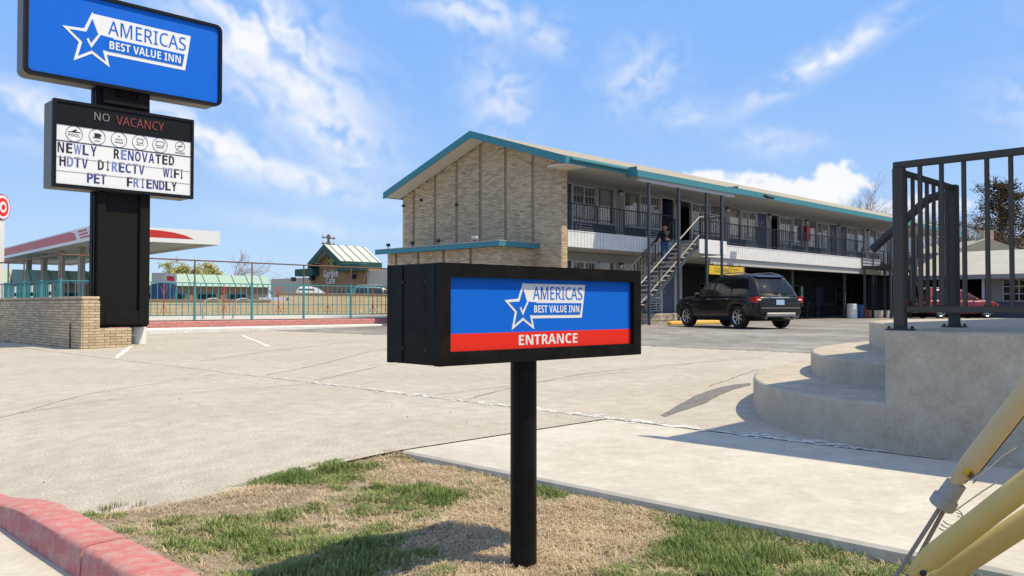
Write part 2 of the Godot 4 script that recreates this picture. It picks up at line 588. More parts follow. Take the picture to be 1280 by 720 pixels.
func make_ground() -> void:
	var flat := func(y: float): return func(_x, _z): return y
	setting("ground", sheet(-700, 900, -900, 700, 1, 1, flat.call(-0.6)), M.far_ground)
	setting("road", sheet(-16, 0.72, -300, 120, 1, 6, func(x, _z): return -0.17 + 0.012 * clampf(0.7 - x, 0.0, 6.0)), M.street)
	setting("gutter", sheet(0.7, 1.36, -300, 120, 1, 60, func(x, _z): return -0.166 - 0.01 * (x - 0.7)), M.walk)
	setting("terrain", sheet(8.2, 700, -800, -28.3, 12, 12, flat.call(0.55)), M.far_ground)
	# sidewalk slabs south of the driveway, with tooled joints between them
	var walk := Node3D.new()
	walk.name = "sidewalk"
	walk.set_meta("kind", "structure")
	add_child(walk)
	var z := -4.9
	while z < 14.0:
		var b := MB.new()
		b.chamfered(Vector3(4.95, -0.15, z + 3.6), Vector3(2.39, 0.3, 7.19), 0.015)
		part(walk, "slab", b.mesh(), M.walk)
		z += 7.2
	# driveway: apron from the gutter to the property line, then the forecourt slabs
	var drive := Node3D.new()
	drive.name = "driveway"
	drive.set_meta("kind", "structure")
	add_child(drive)
	for bay in [[-4.915, -9.9], [-9.915, -16.2], [-16.215, -24.0], [-24.015, -40.0], [-40.015, -70.0]]:
		part(drive, "slab", sheet(1.35, 6.14, bay[1], bay[0], 24, 4, func(x, _z): return ah(x)), M.drive)
	for bay in [[-2.0, -7.6], [-7.612, -16.0], [-16.012, -27.0]]:
		part(drive, "slab", sheet(6.16, 15.3, bay[1], bay[0], 6, 4, func(x, _z): return gh(x)), M.drive)
	part(drive, "joint_filler", sheet(6.1, 6.2, -70, -2.0, 1, 40, func(_x, _z): return -0.012), M.crack_dirt)
	part(drive, "joint_filler", sheet(3.7, 6.2, -4.93, -4.88, 6, 1, func(_x, _z): return -0.012), M.crack_dirt)
	for k in 4:
		var zz: float = [-9.907, -16.207, -24.007, -40.0][k]
		part(drive, "joint_filler", sheet(1.36, 6.2, zz - 0.03, zz + 0.03, 24, 1, func(x, _z): return ah(x) - 0.01), M.crack_dirt)
	for k in 2:
		var zz: float = [-7.606, -16.006][k]
		part(drive, "joint_filler", sheet(6.2, 15.3, zz - 0.03, zz + 0.03, 12, 1, func(x, _z): return gh(x) - 0.01), M.crack_dirt)
	var fa := func(x, _z): return ah(x)
	for c in [[[Vector2(6.2, -6.97), Vector2(7.6, -7.5), Vector2(9.4, -7.9), Vector2(11.4, -7.75), Vector2(13.5, -7.3)], 0.018], [[Vector2(6.3, -11.5), Vector2(7.9, -12.6), Vector2(10.2, -14.5), Vector2(12.6, -15.9)], 0.02],
			[[Vector2(2.2, -9.6), Vector2(3.4, -10.6), Vector2(4.9, -11.6), Vector2(6.1, -12.4)], 0.012], [[Vector2(6.3, -10.2), Vector2(8.4, -11.5), Vector2(11.5, -12.6), Vector2(14.9, -13.2)], 0.018],
			[[Vector2(7.0, -15.2), Vector2(9.8, -17.0), Vector2(13.2, -18.6)], 0.025], [[Vector2(9.0, -5.6), Vector2(11.2, -6.2), Vector2(14.9, -6.4)], 0.015]]:
		part(drive, "crack", strip(c[0], c[1], 0.003, 0.018, fa), M.crack_dirt)
	# old white paint left along the property line, in flakes
	var flakes := MB.new()
	for k in 520:
		var s := rng.randf()
		var fz := -14.0 + 11.6 * sqrt(s)
		var fx := 6.2 + rng.randfn(0.0, 0.045)
		var r := rng.randf_range(0.008, 0.04)
		var a := rng.randf() * TAU
		var poly := []
		for q in 5:
			poly.append(Vector3(fx + cos(a + q * TAU / 5) * r * rng.randf_range(0.5, 1.1), gh(fx) + 0.004, fz + sin(a + q * TAU / 5) * r * rng.randf_range(0.9, 2.2)))
		for q in 3:
			flakes.tri(poly[0], poly[q + 1], poly[q + 2], Vector3.UP)
	var fl := part(drive, "paint_flakes", flakes.mesh(), M.white_paint)
	fl.set_meta("kind", "stuff")
	# dark worn patch curving towards the steps
	var outline := PackedVector2Array([Vector2(6.62, -4.64), Vector2(7.16, -4.85), Vector2(8.06, -5.20), Vector2(8.53, -5.34), Vector2(9.04, -5.46), Vector2(9.40, -5.48), Vector2(9.69, -5.41), Vector2(9.50, -5.30), Vector2(8.96, -5.22), Vector2(8.37, -5.06), Vector2(7.70, -4.81), Vector2(7.37, -4.73), Vector2(6.98, -4.66), Vector2(6.6, -4.56)])
	var fine_line := PackedVector2Array()
	for i in outline.size():
		for k in 5:
			var q := outline[i].lerp(outline[(i + 1) % outline.size()], k / 5.0)
			fine_line.append(q + Vector2(rng.randf_range(-0.006, 0.006), rng.randf_range(-0.006, 0.006)))
	var pt := MB.new()
	var tri := Geometry2D.triangulate_polygon(fine_line)
	for i in range(0, tri.size(), 3):
		var w := []
		for k in 3:
			var q := fine_line[tri[i + k]]
			w.append(Vector3(q.x, gh(q.x) + 0.004, q.y))
		pt.tri(w[0], w[1], w[2], Vector3.UP)
	part(drive, "patch", pt.mesh(), M.patch_tar)
	# faded parking stripes
	for s in [[Vector2(6.3, -17.5), Vector2(9.2, -24.0)], [Vector2(10.1, -18.3), Vector2(12.5, -24.3)]]:
		part(drive, "parking_stripe", strip([s[0], s[1]], 0.13, 0.004, 0.005, fa), M.white_paint)
	setting("parking_lot", sheet(15.3, 140, -90, 40, 20, 8, func(x, _z): return gh(x) + 0.002), M.asphalt)
	var lot_edge := strip([Vector2(15.3, -27), Vector2(15.25, -20), Vector2(15.4, -14), Vector2(15.2, -9), Vector2(15.3, -2)], 0.5, 0.006, 0.1, func(x, _z): return gh(x))
	setting("parking_lot_edge", lot_edge, M.asphalt)
	var south := sheet(6.16, 15.4, -2.0, 40, 4, 4, func(x, _z): return gh(x) - 0.004)
	setting("yard", south, M.drive)
	# red kerb along the grass strip, lowered where the driveway begins
	var kerb := Node3D.new()
	kerb.name = "red_kerb"
	kerb.set_meta("kind", "structure")
	add_child(kerb)
	for seg in [[-6.1, -4.02], [-4.0, -1.6], [-1.58, 1.2], [1.22, 4.0], [4.02, 9.0]]:
		var b := MB.new()
		var n := 24
		var prev := []
		for i in n + 1:
			var kz := lerpf(seg[0], seg[1], float(i) / n)
			var top := lerpf(-0.14, -0.02, smoothstep(-6.1, -4.9, kz)) + relief.get_noise_2d(kz * 60.0, 4.0) * 0.004
			var ring := []
			for q in [[1.29, -0.3], [1.298, -0.12], [1.305, -0.03], [1.312, -0.012], [1.328, -0.002], [1.35, 0.0], [1.48, 0.003], [1.5, -0.002], [1.508, -0.012], [1.51, -0.03], [1.51, -0.3]]:
				var y: float = maxf(q[1] + top, -0.3) if q[1] > -0.2 else -0.3
				ring.append(Vector3(q[0] + relief.get_noise_2d(kz * 50.0, q[0] * 200.0) * 0.004, y, kz))
			if i > 0:
				for j in ring.size() - 1:
					b.quad(prev[j], prev[j + 1], ring[j + 1], ring[j], Vector3(-1.0 if j < 2 else -0.6 if j < 4 else 0.0 if j < 7 else 1.0, 0.3 if j < 2 or j > 7 else 1.0, 0))
			else:
				for j in ring.size() - 2:
					b.tri(ring[0], ring[j + 1], ring[j + 2], Vector3.FORWARD)
			if i == n:
				for j in ring.size() - 2:
					b.tri(ring[0], ring[j + 1], ring[j + 2], Vector3.BACK)
			prev = ring
		part(kerb, "kerb_stone", smoothed(b, 0.8), M.red_paint)
	# soil of the parking strip
	setting("soil", sheet(1.49, 3.78, -5.0, 6.0, 46, 200, func(x, zz): return soil_y(x, zz)), M.soil)
	# low white and red kerbs at the far side of the forecourt, and the raised walk behind them
	var wk := MB.new()
	wk.chamfered(Vector3(16.0, 0.12, -27.3), Vector3(16.0, 0.4, 0.5), 0.04)
	setting("white_kerb", wk.mesh(), M.white_paint)
	var rk := MB.new()
	rk.chamfered(Vector3(16.0, 0.32, -27.72), Vector3(16.2, 0.42, 0.3), 0.03)
	setting("red_kerb_far", rk.mesh(), M.red_paint)
	setting("upper_walk", sheet(7.9, 24.2, -40.0, -27.85, 6, 4, flat.call(0.554)), M.walk)


func soil_y(x: float, z: float) -> float:
	var edge := smoothstep(0.0, 0.25, x - 1.5) * (1.0 - 0.55 * smoothstep(3.55, 3.78, x))
	var y := -0.065 + 0.03 * edge * relief.get_noise_2d(x * 30.0, z * 30.0) + 0.012 * relief.get_noise_2d(x * 160.0, z * 160.0)
	y = lerpf(-0.035, y, smoothstep(0.0, 0.3, x - 1.5))
	var north := smoothstep(-4.6, -5.0, z)
	return lerpf(y, ah(x) - 0.012 + 0.01 * relief.get_noise_2d(x * 90.0, z * 90.0), north)


# how much living grass (x) and straw (y) covers a spot
func cover(x: float, z: float) -> Vector2:
	var n := relief.get_noise_2d(x * 42.0 + 300.0, z * 42.0)
	var m := relief.get_noise_2d(x * 150.0, z * 150.0 + 500.0)
	var g := 0.22 + n * 0.8 + m * 0.75
	var s := -0.02 + relief.get_noise_2d(x * 35.0 + 900.0, z * 35.0) * 0.6
	for p in [[2.65, -4.45, 0.36, -0.9], [2.05, -4.7, 0.4, -0.55], [3.55, -4.3, 0.36, -1.0], [3.1, -3.15, 0.42, -0.95], [3.5, -2.75, 0.42, -0.8], [2.6, -2.6, 0.3, -0.6], [3.3, -4.8, 0.3, 0.55], [3.05, -3.9, 0.42, 0.6], [2.75, -4.72, 0.22, 0.6],
			[3.66, -3.35, 0.2, 0.7], [3.45, -1.9, 0.5, 0.55], [2.3, -4.05, 0.4, 0.32], [2.2, -3.3, 0.42, 0.5], [1.9, -3.8, 0.3, 0.15], [3.66, -2.3, 0.35, 0.6], [3.2, -2.0, 0.3, 0.4], [3.65, -1.5, 0.4, 0.5], [3.0, -1.6, 0.4, 0.1], [2.9, -4.82, 0.25, 0.55], [3.62, -2.9, 0.16, 0.5], [2.45, -4.35, 0.25, 0.35], [1.8, -4.35, 0.25, 0.3]]:
		g += p[3] * exp(-((x - p[0]) ** 2 + (z - p[1]) ** 2) / (p[2] * p[2]))
	for p in [[3.5, -4.3, 0.4, 1.0], [3.1, -3.15, 0.5, 1.1], [3.5, -2.75, 0.5, 1.0], [2.6, -2.6, 0.4, 0.9], [2.65, -4.45, 0.3, 0.05], [2.05, -4.7, 0.4, 0.1]]:
		s += p[3] * exp(-((x - p[0]) ** 2 + (z - p[1]) ** 2) / (p[2] * p[2]))
	return Vector2(g, s)


func blade_clump(sd: int, blades: int, tall: float, spread: float, wide: float, flatness: float) -> ArrayMesh:
	var r := RandomNumberGenerator.new()
	r.seed = sd
	var b := MB.new()
	for k in blades:
		var a := r.randf() * TAU
		var base := Vector3(cos(a), 0, sin(a)) * spread * sqrt(r.randf())
		var yaw := r.randf() * TAU
		var out := Vector3(cos(yaw), 0, sin(yaw))
		var len := tall * r.randf_range(0.45, 1.1)
		var lean := r.randf_range(0.1, 0.7) if flatness < 0.5 else r.randf_range(0.9, 1.5)
		var mid := base + (Vector3.UP * cos(lean * 0.5) + out * sin(lean * 0.5)) * len * 0.55
		var tip := mid + (Vector3.UP * cos(lean * 1.4) + out * sin(lean * 1.4)) * len * 0.5
		if flatness > 0.5:
			mid.y = absf(mid.y) * 0.5 + 0.004
			tip.y = absf(tip.y) * 0.35 + 0.003
		var side := Vector3(-out.z, 0, out.x) * wide * 0.5
		var up := (out * -0.4 + Vector3.UP).normalized()
		b.tri(base - side, base + side, mid + side * 0.8, up)
		b.tri(base - side, mid + side * 0.8, mid - side * 0.8, up)
		b.tri(mid - side * 0.8, mid + side * 0.8, tip, up)
	return b.mesh()


func scatter(called: String, label: String, category: String, mesh: Mesh, spots: Array, tints: Array) -> void:
	var mm := MultiMesh.new()
	mm.transform_format = MultiMesh.TRANSFORM_3D
	mm.use_colors = true
	mm.mesh = mesh
	mm.instance_count = spots.size()
	for i in spots.size():
		mm.set_instance_transform(i, spots[i])
		mm.set_instance_color(i, tints[i])
	var o := MultiMeshInstance3D.new()
	o.name = numbered(self, called)
	o.multimesh = mm
	o.material_override = M.grass_tint
	add_child(o)
	tag(o, label, category, "", "stuff")


func make_grass() -> void:
	var green := []
	var green_t := []
	var straw := []
	var straw_t := []
	var low := []
	var low_t := []
	for k in 42000:
		var x := rng.randf_range(1.53, 3.76)
		var z := rng.randf_range(-5.02, 0.4)
		var edge := absf(z + 4.95) < 0.1
		var c := cover(x, z)
		if x > 3.68 and rng.randf() < 0.5:
			c = Vector2(0.45, 0.6)
		var bs := Basis(Vector3.UP, rng.randf() * TAU)
		var lift := Vector3(x, soil_y(x, z), z)
		if rng.randf() < clampf(c.x * 1.1 - 0.12, 0.0, 1.0):
			var vig := clampf(c.x, 0.25, 1.2) * rng.randf_range(0.55, 1.1) * (0.6 if edge else 1.0)
			green.append(Transform3D(bs * Basis.from_scale(Vector3(1, vig, 1)), lift))
			var dry := clampf(0.62 - c.x * 0.5 + rng.randfn(0.0, 0.22), 0.0, 1.0)
			green_t.append(Color(0.15, 0.24, 0.05).lerp(Color(0.46, 0.4, 0.2), dry) * rng.randf_range(0.75, 1.3))
		elif rng.randf() < clampf(c.y * 0.6, 0.03, 0.6):
			straw.append(Transform3D(bs * Basis.from_scale(Vector3.ONE * rng.randf_range(0.6, 1.1)), lift))
			straw_t.append(Color(0.58, 0.43, 0.26).lerp(Color(0.74, 0.61, 0.42), rng.randf()) * rng.randf_range(0.65, 1.1))
		elif rng.randf() < 0.35:
			low.append(Transform3D(bs * Basis.from_scale(Vector3.ONE * rng.randf_range(0.4, 0.9)), lift))
			low_t.append(Color(0.46, 0.37, 0.24) * rng.randf_range(0.6, 1.25))
	scatter("grass", "short green grass growing in patches around the black sign pole", "grass", blade_clump(3, 10, 0.068, 0.034, 0.0048, 0.0), green, green_t)
	scatter("dry_grass", "dead straw coloured grass matted on the bare soil of the strip", "dry grass", blade_clump(8, 10, 0.085, 0.04, 0.0036, 1.0), straw, straw_t)
	scatter("plant_litter", "small dry stalks and bits lying on the bare dirt", "litter", blade_clump(9, 4, 0.05, 0.05, 0.0035, 1.0), low, low_t)
	# grit and small stones on the concrete
	var grit := []
	var grit_t := []
	for k in 150:
		var near := rng.randf() < 0.6
		var x := rng.randf_range(1.6, 6.0) if near else rng.randf_range(6.3, 15.0)
		var z := rng.randf_range(-12.0, -5.05) if near else rng.randf_range(-20.0, -5.0)
		var s := rng.randf_range(0.15, 1.0)
		s *= s
		grit.append(Transform3D(Basis(Vector3.UP, rng.randf() * TAU) * Basis.from_scale(Vector3(s, s * 0.6, s * rng.randf_range(0.6, 1.0)) * 0.9), Vector3(x, ah(x) + 0.002, z)))
		grit_t.append(Color(0.2, 0.17, 0.13) * rng.randf_range(0.5, 1.6))
	var stone := MB.new()
	stone.lathe([Vector2(0.0, -0.004), Vector2(0.011, 0.0), Vector2(0.012, 0.005), Vector2(0.006, 0.012), Vector2(0.0, 0.013)], 6)
	scatter("gravel", "scattered grit and small stones lying on the concrete driveway", "grit", stone.mesh(), grit, grit_t)
	# weeds along the gutter joint and at the foot of the brick wall
	var weeds := []
	var weeds_t := []
	for k in 150:
		var at := Vector3.ZERO
		if k < 5:
			at = Vector3(1.37 + rng.randfn(0, 0.02), -0.17, -5.7 - rng.randf() * 0.8)
		elif k < 30:
			at = Vector3(1.53 + rng.randf() * 0.4, -0.09, -4.97 + rng.randf() * 0.12)
		else:
			at = Vector3(6.85 - absf(rng.randfn(0, 0.12)), 0.0, -21.6 - rng.randf() * 8.0)
		weeds.append(Transform3D(Basis(Vector3.UP, rng.randf() * TAU) * Basis.from_scale(Vector3.ONE * rng.randf_range(0.3, 0.8)), at))
		weeds_t.append(Color(0.16, 0.17, 0.06).lerp(Color(0.36, 0.28, 0.16), rng.randf()))
	scatter("weeds", "thin weeds in the gutter joint and along the brick wall foot", "weeds", blade_clump(12, 8, 0.07, 0.04, 0.005, 0.0), weeds, weeds_t)


# ---------- the two inn signs ----------
func star_poly(r: float, inner := 0.42) -> PackedVector2Array:
	var p := PackedVector2Array()
	for k in 10:
		var a := PI / 2 + k * PI / 5
		p.append(Vector2(cos(a), sin(a)) * (r if k % 2 == 0 else r * inner))
	return p


func flat_shape(parent: Node, called: String, poly: PackedVector2Array, at: Vector3, m: Material, depth := 0.002) -> MeshInstance3D:
	var b := MB.new()
	b.prism(poly, depth)
	return part(parent, called, b.mesh(), m, at)


# star-and-banner emblem; k scales it, at is the centre of the star on the face
func emblem(face: Node, k: float, at: Vector3) -> void:
	var d := 0.0005 * maxf(1.0, k * 1.4)
	flat_shape(face, "banner", PackedVector2Array([Vector2(0.004, 0.101) * k, Vector2(0.372, 0.101) * k, Vector2(0.35, -0.041) * k, Vector2(0.03, -0.041) * k, Vector2(-0.03, 0.0) * k]), at + Vector3(0, 0, d), M.white_face, d)
	flat_shape(face, "star_outline", star_poly(0.107 * k, 0.45), at + Vector3(0, 0, 2 * d), M.white_face, d)
	flat_shape(face, "banner_stripe", PackedVector2Array([Vector2(0.02, 0.022) * k, Vector2(0.347, 0.022) * k, Vector2(0.338, -0.027) * k, Vector2(0.02, -0.027) * k]), at + Vector3(0, 0, 3 * d), M.blue_face, d)
	flat_shape(face, "star", star_poly(0.081 * k, 0.43), at + Vector3(0, 0, 4 * d), M.blue_face, d)
	flat_shape(face, "check_mark", PackedVector2Array([Vector2(-0.02, 0.002) * k, Vector2(-0.012, 0.006) * k, Vector2(-0.005, -0.012) * k, Vector2(0.02, 0.026) * k, Vector2(0.03, 0.028) * k, Vector2(-0.003, -0.028) * k]), at + Vector3(0, 0, 5 * d), M.white_face, d)
	lettering(face, "lettering", "AMERICAS", 0.053 * k, 0.296 * k, at + Vector3(0.204 * k, 0.063 * k, 2 * d), M.blue_face, false, Basis.IDENTITY, 0.0008 * maxf(1.0, k * 0.8))
	lettering(face, "lettering", "BEST VALUE INN", 0.031 * k, 0.27 * k, at + Vector3(0.196 * k, -0.0025 * k, 4 * d), M.white_face, true, Basis.IDENTITY, 0.0008 * maxf(1.0, k * 0.8))


func make_entrance_sign() -> void:
	var s := thing("entrance_sign", "black box entrance sign with blue and red face on round pole in grass", "sign", Vector3(2.59, -0.075, -2.52), -2.5)
	var w := 1.17
	var h := 0.385
	var dp := 0.34
	var y0 := 0.9
	var yc := y0 + h * 0.5
	var post := MB.new()
	post.lathe([Vector2(0.0, -0.25), Vector2(0.0565, -0.25), Vector2(0.0565, y0 + 0.002), Vector2(0.0, y0 + 0.002)], 40)
	part(s, "pole", post.mesh(), M.black_steel)
	# cabinet shell: folded sheet sides, top and bottom, with a seam set in
	box(s, "top_panel", Vector3(w - 0.012, 0.006, dp - 0.02), Vector3(0, y0 + h - 0.004, 0), M.black_steel)
	box(s, "bottom_panel", Vector3(w - 0.012, 0.006, dp - 0.02), Vector3(0, y0 + 0.004, 0), M.black_steel)
	for sx in [-1, 1]:
		for k in 3:
			var zs: float = [-0.116, 0.008, 0.117][k]
			var zw: float = [0.098, 0.143, 0.071][k]
			box(s, "side_panel", Vector3(0.012, h - 0.006, zw), Vector3(sx * (w * 0.5 - 0.006 - (0.003 if k == 1 else 0.0)), yc, zs), M.black_steel, Basis.IDENTITY, 0.002)
		for zz in [-0.06, 0.088]:
			for yy in [y0 + 0.06, y0 + h - 0.07]:
				var sc := MB.new()
				sc.lathe([Vector2(0.006, 0.0), Vector2(0.005, 0.003), Vector2(0.0, 0.004)], 8)
				part(s, "screw", sc.mesh(), M.iron, Vector3(sx * (w * 0.5), yy, zz), Basis(Vector3.BACK, -sx * PI / 2))
	for sz in [-1, 1]:
		var fz: float = sz * (dp * 0.5 - 0.016)
		var fr := Basis(Vector3.UP, 0.0 if sz > 0 else PI)
		# mitred frame
		for q in [[0, w, 1], [1, h, 1], [0, w, -1], [1, h, -1]]:
			var L: float = q[1]
			var t := 0.052
			var poly := PackedVector2Array([Vector2(-L / 2, t / 2), Vector2(L / 2, t / 2), Vector2(L / 2 - t + 0.0008, -t / 2), Vector2(-L / 2 + t - 0.0008, -t / 2)])
			var b := MB.new()
			var rot := Basis(Vector3.BACK, (0.0 if q[2] > 0 else PI) if q[0] == 0 else (-PI / 2 if q[2] > 0 else PI / 2))
			b.prism(poly, 0.034)
			var off := Vector3(0, (h - t) / 2, 0) if q[0] == 0 else Vector3(0, (w - t) / 2, 0)
			part(s, "frame_rail", b.mesh(), M.black_steel, Vector3(0, yc, fz) + fr * (rot * off + Vector3(0, 0, 0.017)), fr * rot)
		if sz > 0:
			var face := box(s, "face", Vector3(w - 0.1, h - 0.1, 0.004), Vector3(0, yc, fz - 0.007), M.blue_face)
			var pw := w - 0.104
			var ph := h - 0.104
			box(face, "red_band", Vector3(pw, ph * 0.235, 0.002), Vector3(0, -ph * 0.5 + ph * 0.1175, 0.003), M.red_face)
			lettering(face, "lettering", "ENTRANCE", ph * 0.15, 0.345, Vector3(0.004, -ph * 0.5 + ph * 0.122, 0.004), M.white_face, true, Basis.IDENTITY, 0.001)
			emblem(face, 1.0, Vector3(-pw * 0.135, ph * 0.075, 0.002))
		else:
			box(s, "face", Vector3(w - 0.1, h - 0.1, 0.004), Vector3(0, yc, fz + 0.007), M.blue_face)


func round_rect(w: float, h: float, r: float) -> PackedVector2Array:
	var p := PackedVector2Array()
	for c in [[1, 1, 0], [-1, 1, 1], [-1, -1, 2], [1, -1, 3]]:
		for k in 6:
			var a: float = (c[2] + k / 5.0) * PI / 2
			p.append(Vector2(c[0] * (w / 2 - r), c[1] * (h / 2 - r)) + Vector2(cos(a), sin(a)) * r)
	return p


func ring_shape(outer: PackedVector2Array, inner: PackedVector2Array, depth: float) -> ArrayMesh:
	var b := MB.new()
	var n := outer.size()
	for i in n:
		var j := (i + 1) % n
		var o0 := Vector3(outer[i].x, outer[i].y, 0)
		var o1 := Vector3(outer[j].x, outer[j].y, 0)
		var i0 := Vector3(inner[i].x, inner[i].y, 0)
		var i1 := Vector3(inner[j].x, inner[j].y, 0)
		var d := Vector3(0, 0, -depth)
		b.quad(o0, o1, i1, i0, Vector3.BACK)
		b.quad(o0 + d, o1 + d, i1 + d, i0 + d, Vector3.FORWARD)
		b.quad(o0, o1, o1 + d, o0 + d, o0 + o1 - i0 - i1)
		b.quad(i0, i1, i1 + d, i0 + d, i0 + i1 - o0 - o1)
	return b.mesh()


func make_pole_sign() -> void:
	var s := thing("pole_sign", "tall black pole sign with blue inn cabinet above a white reader board", "sign", Vector3(8.1, 0.03, -22.3), 0.0)
	# local frame: centre of the post; faces look to +z
	var fz := 0.3
	# stub foot and clad post
	var ft := MB.new()
	ft.lathe([Vector2(0, -0.3), Vector2(0.2, -0.3), Vector2(0.2, 0.46), Vector2(0, 0.46)], 24)
	part(s, "foot", ft.mesh(), M.white_wash, Vector3(0.55, 0, -0.2))
	var ft2 := MB.new()
	ft2.lathe([Vector2(0, -0.3), Vector2(0.2, -0.3), Vector2(0.2, 0.46), Vector2(0, 0.46)], 24)
	part(s, "foot", ft2.mesh(), M.black_steel, Vector3(-0.4, 0, -0.2))
	box(s, "post", Vector3(1.3, 6.3, 0.5), Vector3(0, 3.62, -0.05), M.granule_black, Basis.IDENTITY, 0.03)
	# raised border on the front of the post leaves a recessed panel
	box(s, "post_trim", Vector3(0.2, 3.35, 0.08), Vector3(-0.545, 2.2, 0.24), M.granule_black, Basis.IDENTITY, 0.015)
	box(s, "post_trim", Vector3(0.26, 3.35, 0.08), Vector3(0.515, 2.2, 0.24), M.granule_black, Basis.IDENTITY, 0.015)
	box(s, "post_trim", Vector3(0.83, 0.34, 0.08), Vector3(-0.03, 0.7, 0.24), M.granule_black, Basis.IDENTITY, 0.015)
	box(s, "post_trim", Vector3(1.12, 0.2, 0.08), Vector3(0.02, 6.2, 0.24), M.granule_black, Basis.IDENTITY, 0.015)
	box(s, "post_trim", Vector3(0.3, 0.6, 0.08), Vector3(-0.4, 6.5, 0.238), M.granule_black, Basis.IDENTITY, 0.015)
	box(s, "post_trim", Vector3(0.25, 0.6, 0.08), Vector3(0.44, 6.5, 0.238), M.granule_black, Basis.IDENTITY, 0.015)
	box(s, "side_channel", Vector3(0.05, 5.9, 0.12), Vector3(-0.672, 3.7, -0.02), M.dark_face)
	box(s, "side_channel", Vector3(0.04, 5.8, 0.06), Vector3(-0.667, 3.7, 0.13), M.black_steel)
	# reader board cabinet
	var rb := Vector3(0.0, 4.93, 0)
	box(s, "reader_cabinet", Vector3(3.42, 2.1, 0.72), rb + Vector3(0, 0, 0.02), M.cabinet_grey, Basis.IDENTITY, 0.02)
	var rim := part(s, "reader_frame", ring_shape(PackedVector2Array([Vector2(1.72, 1.06), Vector2(-1.72, 1.06), Vector2(-1.72, -1.06), Vector2(1.72, -1.06)]), PackedVector2Array([Vector2(1.65, 0.99), Vector2(-1.65, 0.99), Vector2(-1.65, -0.98), Vector2(1.65, -0.98)]), 0.14), M.dark_face, rb + Vector3(0, 0, 0.44))
	rim.set_meta("label", "dark frame round the reader board")
	box(s, "neon_panel", Vector3(3.3, 0.54, 0.03), rb + Vector3(0, 0.72, 0.4), M.dark_face)
	var face := box(s, "reader_face", Vector3(3.3, 1.46, 0.02), rb + Vector3(0, -0.27, 0.395), M.white_face)
	lettering(s, "neon_word", "NO", 0.19, 0.36, rb + Vector3(-0.62, 0.77, 0.43), M.neon_tube, false)
	lettering(s, "neon_word", "VACANCY", 0.22, 1.2, rb + Vector3(0.32, 0.75, 0.43), M.neon_red, false)
	box(face, "divider", Vector3(3.3, 0.022, 0.012), Vector3(0, 0.33, 0.012), M.ink)
	for yy in [0.0, -0.335]:
		box(face, "letter_track", Vector3(3.28, 0.014, 0.014), Vector3(0, yy - 0.06, 0.012), M.trim_white)
	# amenity roundels
	for k in 6:
		var cx: float = [-1.25, -0.72, -0.2, 0.32, 0.83, 1.36][k]
		var pts := []
		var rr: float = 0.19 if k < 5 else 0.125
		for i in 29:
			pts.append(Vector3(cx + cos(TAU * i / 28) * rr, 0.535 + (0.04 if k == 5 else 0.0) + sin(TAU * i / 28) * rr, 0.014))
		rod(face, "roundel", pts, 0.006, M.ink, 4)
	lettering(face, "lettering", "POOL", 0.06, 0.26, Vector3(-1.25, 0.5, 0.014), M.ink, false)
	flat_shape(face, "swimmer", PackedVector2Array([Vector2(-0.15, 0), Vector2(-0.05, 0.02), Vector2(0.02, 0.075), Vector2(0.07, 0.07), Vector2(0.03, 0.03), Vector2(0.15, 0.01), Vector2(0.15, -0.005), Vector2(-0.15, -0.01)]), Vector3(-1.25, 0.57, 0.014), M.ink)
	box(face, "cup", Vector3(0.13, 0.1, 0.004), Vector3(-0.72, 0.57, 0.013), M.ink)
	box(face, "saucer", Vector3(0.2, 0.018, 0.004), Vector3(-0.72, 0.505, 0.013), M.ink)
	box(face, "cup_handle", Vector3(0.03, 0.05, 0.004), Vector3(-0.635, 0.575, 0.013), M.ink)
	lettering(face, "lettering", "COFFEE", 0.025, 0.13, Vector3(-0.72, 0.43, 0.014), M.ink, false)
	lettering(face, "lettering", "IN", 0.03, 0.05, Vector3(-0.2, 0.62, 0.014), M.ink, false)
	lettering(face, "lettering", "ROOM", 0.035, 0.17, Vector3(-0.2, 0.54, 0.014), M.ink, false)
	lettering(face, "lettering", "FRIDGE", 0.035, 0.2, Vector3(-0.2, 0.465, 0.014), M.ink, false)
	for k in 2:
		var cx: float = [0.32, 0.83][k]
		part(face, "screen_outline", ring_shape(round_rect(0.16 + 0.06 * k, 0.12, 0.015), round_rect(0.13 + 0.06 * k, 0.09, 0.01), 0.003), M.ink, Vector3(cx, 0.575, 0.014))
		lettering(face, "lettering", ["CABLE TV", "MICROWAVE"][k], 0.03, 0.19, Vector3(cx, 0.475, 0.014), M.ink, false)
	box(face, "cigarette", Vector3(0.15, 0.02, 0.004), Vector3(1.36, 0.575, 0.013), M.ink)
	box(face, "slash", Vector3(0.22, 0.012, 0.004), Vector3(1.36, 0.575, 0.016), M.neon_red, Basis(Vector3.BACK, 0.9))
	lettering(face, "lettering", "ROOMS", 0.045, 0.25, Vector3(1.36, 0.4, 0.014), M.ink, false)
	# changeable letters, each a tile of its own with its own wear
	var rows := [["NEWLY", -1.17, 0.17], ["RENOVATED", 0.44, 0.17], ["HDTV", -1.25, -0.155], ["DIRECTV", -0.13, -0.155], ["WIFI", 1.2, -0.155], ["PET", -0.72, -0.5], ["FRIENDLY", 0.64, -0.5]]
	var widths := [0.93, 1.56, 0.67, 1.16, 0.55, 0.47, 1.3]
	var inks := [M.ink, M.ink_blue, M.ink, M.ink_blue, M.ink, M.ink_faded, M.ink_blue, M.ink, M.ink_blue]
	var at := 0
	for i in rows.size():
		var word: String = rows[i][0]
		var pitch: float = widths[i] / word.length()
		for k in word.length():
			var ch := word[k]
			lettering(face, "letter", ch, 0.245, (0.05 if ch == "I" else 0.14 if ch != "W" else 0.165), Vector3(rows[i][1] + (k - (word.length() - 1) * 0.5) * pitch, rows[i][2], 0.014), inks[(at * 5 + k * 2) % 9], true)
			at += 1
	# upper cabinet
	var ub := Vector3(0.08, 7.6, 0)
